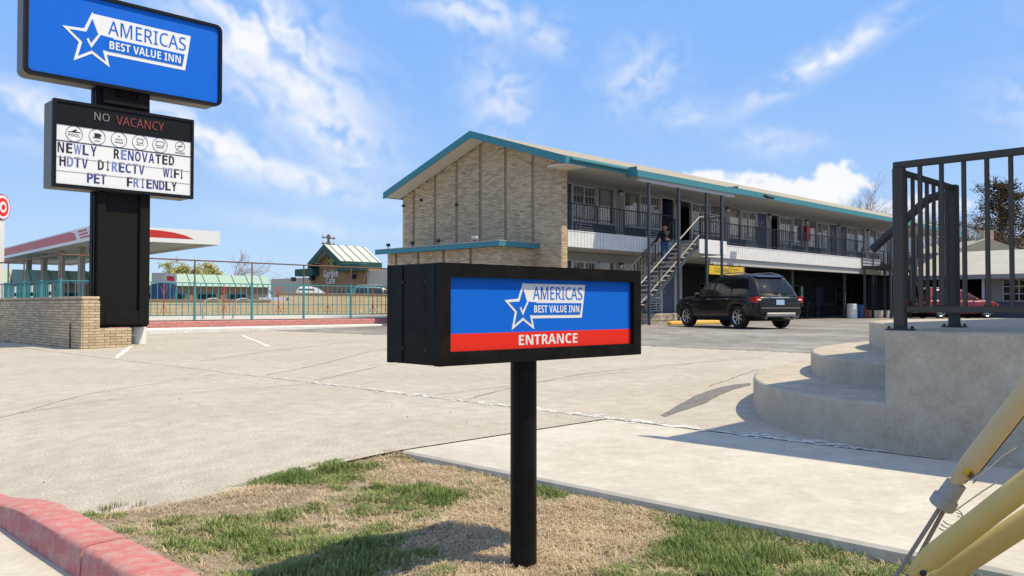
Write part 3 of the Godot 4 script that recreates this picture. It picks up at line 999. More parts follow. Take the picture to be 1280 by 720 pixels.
	var cab := MB.new()
	cab.prism(round_rect(4.82, 2.2, 0.16), 0.62)
	part(s, "sign_cabinet", cab.mesh(), M.cabinet_grey, ub + Vector3(0, 0, 0.34))
	part(s, "sign_frame", ring_shape(round_rect(4.86, 2.24, 0.18), round_rect(4.7, 2.08, 0.11), 0.16), M.dark_face, ub + Vector3(0, 0, 0.42))
	var bf := MB.new()
	bf.prism(round_rect(4.72, 2.1, 0.11), 0.02)
	var top := part(s, "sign_face", bf.mesh(), M.blue_face, ub + Vector3(0, 0, 0.36))
	emblem(top, 6.7, Vector3(-0.93, -0.03, 0.0))


# ---------- concrete landing with curved steps, its railing and the house it belongs to ----------
func step_block(a: float, b: float, y0: float, y1: float) -> ArrayMesh:
	var m := MB.new()
	var n := 64
	var cx := 11.225
	var cz := -2.34
	var r := 0.025
	var rings := []
	# base, a little below the top, and a rounded nosing
	for q in [[0.0, y0 - 0.3], [0.0, y1 - r], [r * 0.3, y1 - r * 0.3], [r, y1]]:
		var ring := []
		for i in n + 1:
			var t := PI + PI * i / n
			var wob := relief.get_noise_2d(i * 9.0, y1 * 100.0) * 0.012
			ring.append(Vector3(cx + (a - q[0] + wob) * cos(t), q[1], cz + (b - q[0] + wob) * sin(t)))
		rings.append(ring)
	for k in 3:
		for i in n:
			var t := PI + PI * i / n
			var u := PI + PI * (i + 1) / n
			var up: float = [0.0, 0.35, 0.9][k]
			var up2: float = [0.0, 0.9, 1.4][k]
			var na := Vector3(cos(t) / a, 0, sin(t) / b).normalized()
			var nb := Vector3(cos(u) / a, 0, sin(u) / b).normalized()
			var na1 := (na + Vector3.UP * up).normalized()
			var nb1 := (nb + Vector3.UP * up).normalized()
			var na2 := (na + Vector3.UP * up2).normalized()
			var nb2 := (nb + Vector3.UP * up2).normalized()
			m.stri(rings[k][i], rings[k][i + 1], rings[k + 1][i + 1], na1, nb1, nb2)
			m.stri(rings[k][i], rings[k + 1][i + 1], rings[k + 1][i], na1, nb2, na2)
	for i in n:
		m.tri(Vector3(cx, y1, cz), rings[3][i], rings[3][i + 1], Vector3.UP)
	return m.mesh()


func make_landing() -> void:
	var L := thing("concrete_landing", "grey plastered concrete landing with three wide curved steps beside the sidewalk", "landing")
	var hs := [0.0, 0.345, 0.57, 0.868]
	var ab := [[5.0, 2.72], [4.05, 2.3], [2.85, 1.86]]
	for k in 3:
		part(L, "step", step_block(ab[k][0], ab[k][1], hs[k] if k > 0 else -0.1, hs[k + 1]), M.plaster)
	var b := MB.new()
	b.chamfered(Vector3(11.225, 0.335, 4.8), Vector3(10.02, 1.07, 14.4), 0.012)
	part(L, "slab", b.mesh(), M.plaster)
	# railing
	var R := thing("landing_railing", "dark grey square steel railing bolted on top of the concrete landing", "railing")
	var y0 := 0.87
	var top := 2.055
	for p in [Vector3(6.335, 0, -2.33), Vector3(7.54, 0, -2.34), Vector3(6.335, 0, 0.9), Vector3(6.335, 0, 4.1)]:
		box(R, "post", Vector3(0.076, top - y0, 0.076), Vector3(p.x, (top + y0) * 0.5, p.z), M.rail_steel, Basis.IDENTITY, 0.006)
		var pl := box(R, "base_plate", Vector3(0.16, 0.012, 0.16), Vector3(p.x, y0 + 0.006, p.z), M.rail_steel, Basis.IDENTITY, 0.003)
		for sx in [-1, 1]:
			for sz in [-1, 1]:
				var bo := MB.new()
				bo.lathe([Vector2(0.011, 0), Vector2(0.011, 0.014), Vector2(0.006, 0.02), Vector2(0, 0.02)], 6)
				part(pl, "bolt", bo.mesh(), M.iron, Vector3(sx * 0.06, 0.006, sz * 0.06))
	span(R, "top_rail", Vector3(6.31, top - 0.002, -2.368), Vector3(6.36, top + 0.046, 4.14), M.rail_steel, 0.006)
	span(R, "bottom_rail", Vector3(6.315, 1.0, -2.29), Vector3(6.355, 1.045, 4.06), M.rail_steel, 0.005)
	span(R, "top_rail", Vector3(6.37, top - 0.044, -2.36), Vector3(7.5, top - 0.002, -2.32), M.rail_steel, 0.006)
	span(R, "bottom_rail", Vector3(6.375, 1.0, -2.36), Vector3(7.5, 1.04, -2.32), M.rail_steel, 0.005)
	var z := -2.185
	while z < 4.0:
		if absf(z - 0.9) > 0.06:
			box(R, "picket", Vector3(0.026, top - 1.045, 0.026), Vector3(6.335, (top + 1.045) * 0.5, z), M.rail_steel)
		z += 0.145
	for k in 7:
		box(R, "picket", Vector3(0.024, top - 0.044 - 1.04, 0.024), Vector3(6.48 + 0.15 * k, (top - 0.044 + 1.04) * 0.5, -2.34), M.rail_steel)
	# pipe handrail leaving the far post towards the steps
	rod(R, "handrail", [Vector3(7.54, 1.97, -2.385), Vector3(7.53, 1.975, -2.45), Vector3(7.515, 1.955, -2.52), Vector3(7.49, 1.905, -2.575), Vector3(7.45, 1.83, -2.64), Vector3(7.34, 1.64, -2.81), Vector3(7.275, 1.525, -2.91)], 0.036, M.rail_steel, 16)
	# the house whose eave shades the landing; it stands to the south, outside the picture
	var H := thing("house", "house with a broad eave standing south of the concrete landing", "house", Vector3(11.5, 0.868, 4.0))
	box(H, "wall", Vector3(8.6, 2.7, 8.6), Vector3(0.2, 1.35, 0.8), M.plaster)
	box(H, "roof", Vector3(10.2, 0.24, 13.0), Vector3(0.33, 3.06, 0.6), M.shingle)
	box(H, "fascia", Vector3(0.03, 0.26, 13.24), Vector3(-4.79, 3.05, 0.5), M.trim_white)
	box(H, "ceiling", Vector3(9.9, 0.24, 12.6), Vector3(0.33, 2.82, 0.5), M.soffit)


func make_guy_wires() -> void:
	var gs := [
		["pale worn yellow plastic guard on the upper guy wire above the grey clamp", Vector3(3.08, 0.458, -0.95), Vector3(3.045, 1.0, -0.583), M.worn_guard, 0.036],
		["yellow plastic guy wire guard with a bolt hole, nearer of the crossing pair", Vector3(2.87, 0.186, -1.02), Vector3(2.87, 0.71, -0.507), M.yellow_guard, 0.037],
		["yellow plastic guy wire guard lowest at the picture corner, behind the bolted one", Vector3(2.99, 0.092, -1.04), Vector3(3.06, 0.55, -0.54), M.yellow_guard, 0.037],
	]
	for i in 3:
		var g: Array = gs[i]
		var a: Vector3 = g[1]
		var b: Vector3 = a + (g[2] - a).normalized() * 2.5
		var t := thing("guy_wire_guard", g[0], "cable guard", Vector3.ZERO, 0.0, "guy wire guards at the anchor")
		var m := MB.new()
		var dir := (b - a).normalized()
		var side := dir.cross(Vector3.UP).normalized()
		var up := side.cross(dir).normalized()
		# half-open tube with wall thickness; the lower end is pinched flat
		var n := 14
		var stations := [0.0, 0.012, 0.03, 1.0]
		var pinch := [0.55, 0.7, 1.0, 1.0]
		var outer := []
		var inner := []
		for s in stations.size():
			var c: Vector3 = a.lerp(b, stations[s])
			var o := []
			var q := []
			for k in n + 1:
				var ang := lerpf(-PI * 0.93, PI * 0.93, float(k) / n) + PI * 0.5
				var m2: Vector3 = side * cos(ang) / sqrt(pinch[s]) + up * sin(ang) * pinch[s]
				o.append(c + m2 * g[4])
				q.append(c + m2 * (g[4] - 0.004))
			outer.append(o)
			inner.append(q)
		for s in stations.size() - 1:
			for k in n:
				var cm: Vector3 = a.lerp(b, stations[s])
				m.stri(outer[s][k], outer[s][k + 1], outer[s + 1][k + 1], (outer[s][k] - cm).normalized(), (outer[s][k + 1] - cm).normalized(), (outer[s][k + 1] - cm).normalized())
				m.stri(outer[s][k], outer[s + 1][k + 1], outer[s + 1][k], (outer[s][k] - cm).normalized(), (outer[s][k + 1] - cm).normalized(), (outer[s][k] - cm).normalized())
				m.quad(inner[s][k], inner[s][k + 1], inner[s + 1][k + 1], inner[s + 1][k], cm - inner[s][k])
		for k in n:
			m.quad(outer[0][k], outer[0][k + 1], inner[0][k + 1], inner[0][k], -dir)
			m.quad(outer[-1][k], outer[-1][k + 1], inner[-1][k + 1], inner[-1][k], dir)
		part(t, "sleeve", m.mesh(), g[3])
		# bolt through the lower end, seen from the street side
		var toward := Vector3(-0.707, 0.1, 0.707).normalized()
		toward = (toward - dir * toward.dot(dir)).normalized()
		var bo := MB.new()
		bo.lathe([Vector2(0.011, -0.004), Vector2(0.011, 0.004), Vector2(0.007, 0.008), Vector2(0, 0.008)], 10)
		var by := Basis(toward.cross(dir), toward, dir).orthonormalized()
		part(t, "bolt", bo.mesh(), M.iron if i > 0 else M.rust_pipe, a + dir * (0.055 if i == 0 else 0.035) + toward * (g[4] + 0.001), by)
	# the cables they cover, with the clamp
	var w := thing("guy_wire", "twin steel guy cable running from the ground up through a grey clamp", "cable")
	var foot := Vector3(2.94, -0.085, -1.23)
	var cl := Vector3(3.06, 0.367, -1.0)
	var ct := Vector3(3.075, 0.49, -0.93)
	var off := Vector3(0.014, -0.01, 0.008)
	rod(w, "strand", [foot, foot.lerp(cl, 0.5) + Vector3(0, -0.003, 0), cl, ct, ct + (Vector3(3.048, 1.04, -0.55) - ct) * 14.0], 0.0075, M.cable, 7)
	rod(w, "strand", [foot + off * 3.0, foot.lerp(cl, 0.5) + off * 2.2, cl + off, ct], 0.0075, M.cable, 7)
	rod(w, "strand", [Vector3(2.99, -0.08, -1.2), Vector3(2.87, 0.186, -1.02), Vector3(2.87, 7.26, 5.91)], 0.006, M.cable, 7)
	rod(w, "strand", [Vector3(3.0, -0.08, -1.19), Vector3(2.99, 0.092, -1.04), Vector3(3.97, 6.5, 5.96)], 0.006, M.cable, 7)
	var dv := (ct - cl).normalized()
	var c1 := MB.new()
	c1.tube([cl - dv * 0.002, cl + dv * 0.004, cl + dv * 0.036, cl + dv * 0.042, cl + dv * 0.1], [0.036, 0.042, 0.042, 0.034, 0.032], 20)
	part(w, "clamp", c1.mesh(), M.galvanised)
	var tagb := Basis(Quaternion(Vector3.UP, dv))
	box(w, "yellow_clip", Vector3(0.03, 0.024, 0.02), ct + Vector3(-0.03, 0.012, 0.02), M.yellow_sign, tagb, 0.004)
	for k in 3:
		var loop := []
		for i in 11:
			var a := PI * (0.1 + 1.25 * i / 10.0)
			loop.append(cl + Vector3(-0.707, 0, 0.707) * 0.02 + Vector3(0.707, 0, 0.707) * (0.03 + 0.035 * sin(a) * (1.0 + 0.25 * k)) + Vector3.UP * (-0.03 + 0.028 * cos(a) - 0.012 * k))
		rod(w, "loose_wire", loop, 0.002, M.cable, 5)
	rod(w, "loose_wire", [ct + Vector3(-0.01, -0.03, 0.03), ct + Vector3(0.08, 0.06, 0.1), ct + Vector3(0.115, 0.085, 0.13)], 0.0025, M.cable, 5)
	rod(w, "loose_wire", [cl + Vector3(0.02, -0.02, 0.03), cl + Vector3(0.1, 0.05, 0.1), cl + Vector3(0.14, 0.085, 0.14)], 0.0025, M.cable, 5)


# ---------- brickwork ----------
# running bond on a face: list of transforms in the parent's frame; skip(s, y) leaves a brick out
func bond(origin: Vector3, along: Vector3, normal: Vector3, length: float, height: float, bl: float, bh: float, skip: Callable, ends := true) -> Array:
	var out := []
	var bs := Basis(along, Vector3.UP, normal)
	for row in int(height / bh):
		var y := (row + 0.5) * bh
		var s := -bl * 0.5 if row % 2 else 0.0
		while s < length - 0.01:
			var a := maxf(s, 0.0)
			var b := minf(s + bl, length)
			s += bl
			if b - a < 0.03 or skip.call((a + b) * 0.5, y):
				continue
			var k := (b - a - 0.009) / (bl - 0.009)
			out.append(Transform3D(bs * Basis.from_scale(Vector3(k, 1, 1)), origin + along * ((a + b) * 0.5) + Vector3.UP * y + normal * rng.randf_range(-0.0025, 0.0025)))
	return out


func brick_mesh(bl: float, bh: float, deep: float) -> ArrayMesh:
	var b := MB.new()
	b.chamfered(Vector3(0, 0, -deep * 0.5 + 0.012), Vector3(bl - 0.009, bh - 0.01, deep), 0.004)
	return b.mesh()


func brick_mass(parent: Node, called: String, mesh: Mesh, spots: Array) -> void:
	var mm := MultiMesh.new()
	mm.transform_format = MultiMesh.TRANSFORM_3D
	mm.use_colors = true
	mm.mesh = mesh
	mm.instance_count = spots.size()
	for i in spots.size():
		mm.set_instance_transform(i, spots[i])
		var d := rng.randf_range(0.74, 1.14) * (0.8 if rng.randf() < 0.07 else 1.0)
		mm.set_instance_color(i, Color(0.6 * d, 0.465 * d + rng.randf_range(-0.012, 0.012), 0.305 * d))
	var o := MultiMeshInstance3D.new()
	o.name = numbered(parent, called)
	o.multimesh = mm
	o.material_override = M.brick_many
	o.set_meta("kind", "stuff")
	parent.add_child(o, true)


func make_brick_wall() -> void:
	var W := thing("brick_wall", "low tan brick retaining wall with stepped end behind the tall pole sign", "wall", Vector3(6.9, 0, -21.3))
	# mortar cores
	span(W, "core", Vector3(0.0, -0.3, -40.0), Vector3(0.36, 1.2, -0.02), M.mortar)
	span(W, "core", Vector3(0.36, -0.3, -0.37), Vector3(1.15, 0.5, -0.12), M.mortar)
	var bl := 0.27
	var bh := 0.067
	var bm := brick_mesh(bl, bh, 0.05)
	var none := func(_s, _y): return false
	var spots := []
	# south end, then west face walking north, then the lower return
	spots += bond(Vector3(0, -0.04, 0), Vector3.RIGHT, Vector3.BACK, 0.385, 1.27, bl, bh, none)
	var west := bond(Vector3(-0.02, -0.04, -40), Vector3.BACK, Vector3.LEFT, 40.0, 1.27, bl, bh, none)
	west.sort_custom(func(a, b): return a.origin.z > b.origin.z)
	spots += bond(Vector3(0.385, -0.04, -0.1), Vector3.RIGHT, Vector3.BACK, 0.78, 0.54, bl, bh, none)
	spots += west
	for i in mini(300, spots.size()):
		var t: Transform3D = spots[i]
		part(W, "brick", bm, M["brick%d" % (rng.randi() % 4)], t.origin, t.basis)
	brick_mass(W, "bricks_beyond", bm, spots.slice(300))
	# rowlock cap
	var z := -0.06
	for k in 90:
		if z > -12.0:
			box(W, "cap_brick", Vector3(0.4, 0.062, 0.1), Vector3(0.18, 1.238, z), M["brick%d" % (rng.randi() % 4)], Basis.IDENTITY, 0.006)
		z -= 0.11
	span(W, "cap", Vector3(-0.02, 1.207, -40), Vector3(0.38, 1.265, z), M.brick1)
	rod(W, "conduit", [Vector3(-0.045, -0.02, -0.75), Vector3(-0.045, 0.62, -0.75)], 0.018, M.iron, 6)
	# raised ground behind the wall
	setting("planter", sheet(7.2, 8.4, -62, -23.3, 1, 4, func(_x, _z): return 0.5), M.far_ground)
	setting("planter_edge", sheet(7.2, 8.4, -23.3, -21.7, 1, 2, func(_x, _z): return 0.3), M.far_ground)


# ---------- fence on the raised walk ----------
func make_fence() -> void:
	var F := thing("iron_fence", "teal picket fence with tall rusty pipe rail above the far red kerb", "fence", Vector3(8.45, 0.554, -28.1))
	var runs := [[Vector3.ZERO, Vector3.RIGHT, 7], [Vector3.ZERO, Vector3.FORWARD, 14]]
	for r in 2:
		var d: Vector3 = runs[r][1]
		var pitch := 2.12 if r == 0 else 1.9
		var n: int = runs[r][2]
		var bs := Basis.IDENTITY if r == 0 else Basis(Vector3.UP, PI / 2)
		for k in n + 1:
			if r == 1 and k == 0:
				continue
			var p := d * pitch * k
			box(F, "post", Vector3(0.065, 1.34, 0.065), p + Vector3(0, 0.66, 0), M.fence_teal)
			rod(F, "pipe", [p + Vector3(0, 1.33, 0), p + Vector3(0, 2.05, 0)], 0.026, M.rust_pipe, 8)
		rod(F, "top_pipe", [Vector3(0, 2.07, 0), d * pitch * n + Vector3(0, 2.0, 0)], 0.026, M.rust_pipe, 8)
		for y in [0.16, 1.27]:
			box(F, "rail", Vector3(pitch * n, 0.035, 0.03), d * pitch * n * 0.5 + Vector3(0, y, 0), M.fence_teal, bs)
		if r == 0:
			box(F, "rail", Vector3(pitch * n, 0.02, 0.02), d * pitch * n * 0.5 + Vector3(0, 0.52, 0), M.fence_teal, bs)
		for k in n:
			var m := 9 if r == 0 else 10
			for i in m:
				var p := d * pitch * (k + (i + 1.0) / (m + 1.0))
				if r == 0 and i == 4:
					box(F, "ornament_bar", Vector3(0.03, 1.1, 0.022), p + Vector3(0, 0.72, 0), M.fence_red)
					for sg in [-1, 1]:
						for yy in [0.4, 1.0]:
							box(F, "scroll", Vector3(0.014, 0.34, 0.014), p + Vector3(sg * 0.055, yy, 0), M.fence_red, Basis(Vector3.BACK, sg * (0.32 if yy < 0.7 else -0.32)))
				elif r == 1 and i == 5:
					for yy in [0.35, 0.7, 1.05]:
						box(F, "ornament_bar", Vector3(0.03, 0.22, 0.16), p + Vector3(0, yy, 0), M.white_wash)
				else:
					box(F, "picket", Vector3(0.02, 1.1, 0.02), p + Vector3(0, 0.715, 0), M.fence_teal)
	for k in 2:
		var x: float = [14.35, 15.55][k]
		var B := thing("bicycle_rack", ["grey bent pipe bicycle rack behind the teal fence, nearer the pole sign", "grey bent pipe bicycle rack behind the teal fence, nearer the restaurant"][k], "bike rack", Vector3(x, 0.554, -30.2), 0.0, "bicycle racks")
		var pts := []
		for i in 9:
			var a := PI - PI * i / 8.0
			pts.append(Vector3(cos(a) * 0.4, 0.45 + sin(a) * 0.32, 0))
		pts.push_front(Vector3(-0.4, -0.03, 0.0))
		pts.append(Vector3(0.4, -0.03, 0))
		rod(B, "hoop", pts, 0.03, M.galvanised, 8)
		for sx in [-1, 1]:
			box(B, "foot_plate", Vector3(0.12, 0.012, 0.12), Vector3(sx * 0.4, 0.005, 0), M.galvanised)


# ---------- motel ----------
const DECK := 3.78      # upper walkway level
const FLOOR1 := 0.72    # ground-floor walkway level
const WALL_Z := -21.9   # front wall of the rooms
const EAVE_Z := -19.36  # edge of the roof
const EDGE_Z := -20.3   # outer edge of the walkway


func roof_y(z: float) -> float:
	return 7.86 - (z + 24.3) * 0.322 if z > -24.3 else 7.86 + (z + 24.3) * 0.335


# one room front: a door, a gridded sliding window, a picture window; dir says which way it runs from the pair's party wall
func room_front(B: Node3D, c: float, dir: float, y: float, open_door: bool, curtain: int, upper: bool, full := 4.28) -> void:
	var X := func(o: float) -> float: return c + dir * o
	var z := WALL_Z
	var door_w := 0.94
	var head := y + 2.12
	var sill := y + 0.62
	var ceil_y := 6.02 if upper else DECK - 0.6
	# header over everything, pier beside the door, jamb, panels below the windows, end pier
	span(B, "wall_panel", Vector3(X.call(0.0), head, z - 0.1), Vector3(X.call(full), ceil_y, z + 0.02), M.wall_grey)
	span(B, "wall_pier", Vector3(X.call(0.0), y, z - 0.1), Vector3(X.call(0.24), head, z + 0.02), M.wall_grey)
	span(B, "wall_pier", Vector3(X.call(0.24 + door_w), y, z - 0.1), Vector3(X.call(1.29), head, z + 0.03), M.trim_white)
	span(B, "wall_pier", Vector3(X.call(full - 0.3), y, z - 0.1), Vector3(X.call(full), head, z + 0.03), M.wall_grey)
	span(B, "wall_panel", Vector3(X.call(1.29), y, z - 0.1), Vector3(X.call(full - 0.3), sill, z + 0.0), M.panel_blue)
	span(B, "sill", Vector3(X.call(1.29), sill, z - 0.06), Vector3(X.call(full - 0.3), sill + 0.05, z + 0.05), M.trim_white)
	# door
	if open_door:
		var d := Node3D.new()
		d.name = numbered(B, "open_door")
		d.position = Vector3(X.call(0.26), y, z - 0.06)
		d.rotation.y = (1.35 if dir > 0 else PI - 1.35)
		B.add_child(d, true)
		box(d, "door_leaf", Vector3(door_w - 0.05, 2.06, 0.045), Vector3((door_w - 0.05) * 0.5, 1.04, 0), M.door_blue)
	else:
		var leaf := box(B, "door", Vector3(door_w - 0.02, 2.09, 0.05), Vector3(X.call(0.24 + door_w * 0.5), y + 1.055, z - 0.02), M.door_blue)
		var kn := MB.new()
		kn.lathe([Vector2(0.0, 0.0), Vector2(0.02, 0.0), Vector2(0.035, 0.03), Vector2(0.025, 0.055), Vector2(0, 0.06)], 8)
		part(leaf, "knob", kn.mesh(), M.alloy, Vector3(dir * 0.36, -0.1, 0.025), Basis(Vector3.RIGHT, PI / 2))
		box(leaf, "number_plate", Vector3(0.1, 0.12, 0.008), Vector3(0, 0.55, 0.03), M.trim_white)
	span(B, "door_frame", Vector3(X.call(0.2), y, z - 0.02), Vector3(X.call(0.25), head + 0.03, z + 0.045), M.trim_white)
	span(B, "door_frame", Vector3(X.call(0.245), head - 0.01, z - 0.02), Vector3(X.call(0.24 + door_w), head + 0.04, z + 0.045), M.trim_white)
	# gridded slider: two sashes with muntins
	var g0 := 1.29
	var g1 := 2.78
	var win := Node3D.new()
	win.name = numbered(B, "grid_window")
	B.add_child(win, true)
	for k in 2:
		var a := lerpf(g0, g1, k * 0.5)
		var b := lerpf(g0, g1, (k + 1) * 0.5)
		var zo := z - 0.03 - 0.03 * k
		span(win, "pane", Vector3(X.call(a + 0.04), sill + 0.09, zo - 0.004), Vector3(X.call(b - 0.04), head - 0.05, zo + 0.004), M.glass)
		for e in [a + 0.025, b - 0.025]:
			span(win, "frame", Vector3(X.call(e - 0.03), sill + 0.05, zo - 0.02), Vector3(X.call(e + 0.03), head, zo + 0.025), M.trim_white)
		for e in [sill + 0.075, head - 0.03]:
			span(win, "frame", Vector3(X.call(a + 0.055), e - 0.03, zo - 0.02), Vector3(X.call(b - 0.055), e + 0.03, zo + 0.022), M.trim_white)
		for i in 2:
			var xm: float = lerpf(a + 0.05, b - 0.05, (i + 1) / 3.0)
			span(win, "muntin", Vector3(X.call(xm - 0.011), sill + 0.1, zo + 0.006), Vector3(X.call(xm + 0.011), head - 0.06, zo + 0.018), M.trim_white)
		for i in 3:
			var ym := lerpf(sill + 0.1, head - 0.06, (i + 1) / 4.0)
			span(win, "muntin", Vector3(X.call(a + 0.055), ym - 0.011, zo + 0.007), Vector3(X.call(b - 0.055), ym + 0.011, zo + 0.016), M.trim_white)
	# picture window
	var p0 := 2.86
	var p1 := full - 0.34
	var pic := Node3D.new()
	pic.name = numbered(B, "picture_window")
	B.add_child(pic, true)
	span(pic, "pane", Vector3(X.call(p0), sill + 0.05, z - 0.05), Vector3(X.call(p1), head, z - 0.042), M.glass)
	for e in [p0 - 0.04, p1 + 0.02]:
		span(pic, "frame", Vector3(X.call(e - 0.04), sill + 0.05, z - 0.07), Vector3(X.call(e + 0.04), head, z + 0.035), M.trim_white)
	# curtains drawn to one side, pleated
	if curtain >= 0:
		for w in (2 if curtain == 2 else 1):
			var a := p0 if w == 0 else g0 + 0.1
			var b := p1 if w == 0 else g1 - 0.1
			var c0: float = [a, lerpf(a, b, 0.4), a][curtain]
			var c1: float = [lerpf(a, b, 0.35), b, b][curtain]
			var m := MB.new()
			var n := int((c1 - c0) / 0.045)
			for i in n:
				var x0 := lerpf(c0, c1, float(i) / n)
				var x1 := lerpf(c0, c1, float(i + 1) / n)
				var w0 := 0.035 * sin(i * 1.9) + 0.015 * sin(i * 0.7)
				var w1 := 0.035 * sin((i + 1) * 1.9) + 0.015 * sin((i + 1) * 0.7)
				m.quad(Vector3(X.call(x0), sill - 0.1, z - 0.22 + w0), Vector3(X.call(x1), sill - 0.1, z - 0.22 + w1), Vector3(X.call(x1), head, z - 0.22 + w1), Vector3(X.call(x0), head, z - 0.22 + w0), Vector3.BACK)
			part(pic if w == 0 else win, "curtain", m.mesh(), M.curtain)
	# air conditioner grille under the slider
	var ac := Node3D.new()
	ac.name = numbered(B, "air_conditioner")
	B.add_child(ac, true)
	var a0: float = X.call(1.42)
	var a1: float = X.call(2.45)
	span(ac, "housing", Vector3(a0, y + 0.1, z - 0.05), Vector3(a1, y + 0.54, z + 0.03), M.car_dark)
	for i in 5:
		var yy := y + 0.1 + 0.44 * i / 4.0
		span(ac, "louvre", Vector3(a0, yy - 0.022, z + 0.03), Vector3(a1, yy + 0.022, z + 0.07), M.trim_white)
	for e in [0.0, 0.28, 1.0]:
		var xx := lerpf(a0, a1, e)
		span(ac, "louvre", Vector3(xx - 0.022, y + 0.11, z + 0.032), Vector3(xx + 0.022, y + 0.53, z + 0.068), M.trim_white)
	# lamp beside the party wall and at the far pier
	if dir > 0:
		wall_lamp(B, Vector3(c, y + 2.02, z + 0.02))
	else:
		wall_lamp(B, Vector3(X.call(full), y + 2.02, z + 0.03))


func wall_lamp(B: Node3D, at: Vector3) -> void:
	var l := box(B, "wall_lamp", Vector3(0.16, 0.08, 0.16), at + Vector3(0, 0.07, 0.08), M.iron, Basis.IDENTITY, 0.01)
	var g := MB.new()
	g.lathe([Vector2(0, -0.14), Vector2(0.05, -0.14), Vector2(0.07, -0.04), Vector2(0.07, 0.0)], 10)
	part(l, "lamp_glass", g.mesh(), M.white_plastic, Vector3(0, -0.04, 0))


func picket_run(parent: Node, a: Vector3, b: Vector3, high: float, pitch: float, m: Material) -> void:
	var d := b - a
	var flat := Vector3(d.x, 0, d.z)
	var n := maxi(1, int(round(flat.length() / pitch)))
	var t := 0.024
	rod(parent, "rail", [a + Vector3.UP * high, b + Vector3.UP * high], 0.024, m, 6)
	rod(parent, "rail", [a + Vector3.UP * 0.1, b + Vector3.UP * 0.1], 0.016, m, 6)
	for i in n + 1:
		var p := a.lerp(b, float(i) / n)
		var wide := 0.045 if i % 11 == 0 else t * 0.75
		box(parent, "picket", Vector3(wide, high - 0.1, wide), p + Vector3.UP * (0.1 + (high - 0.1) * 0.5), m)


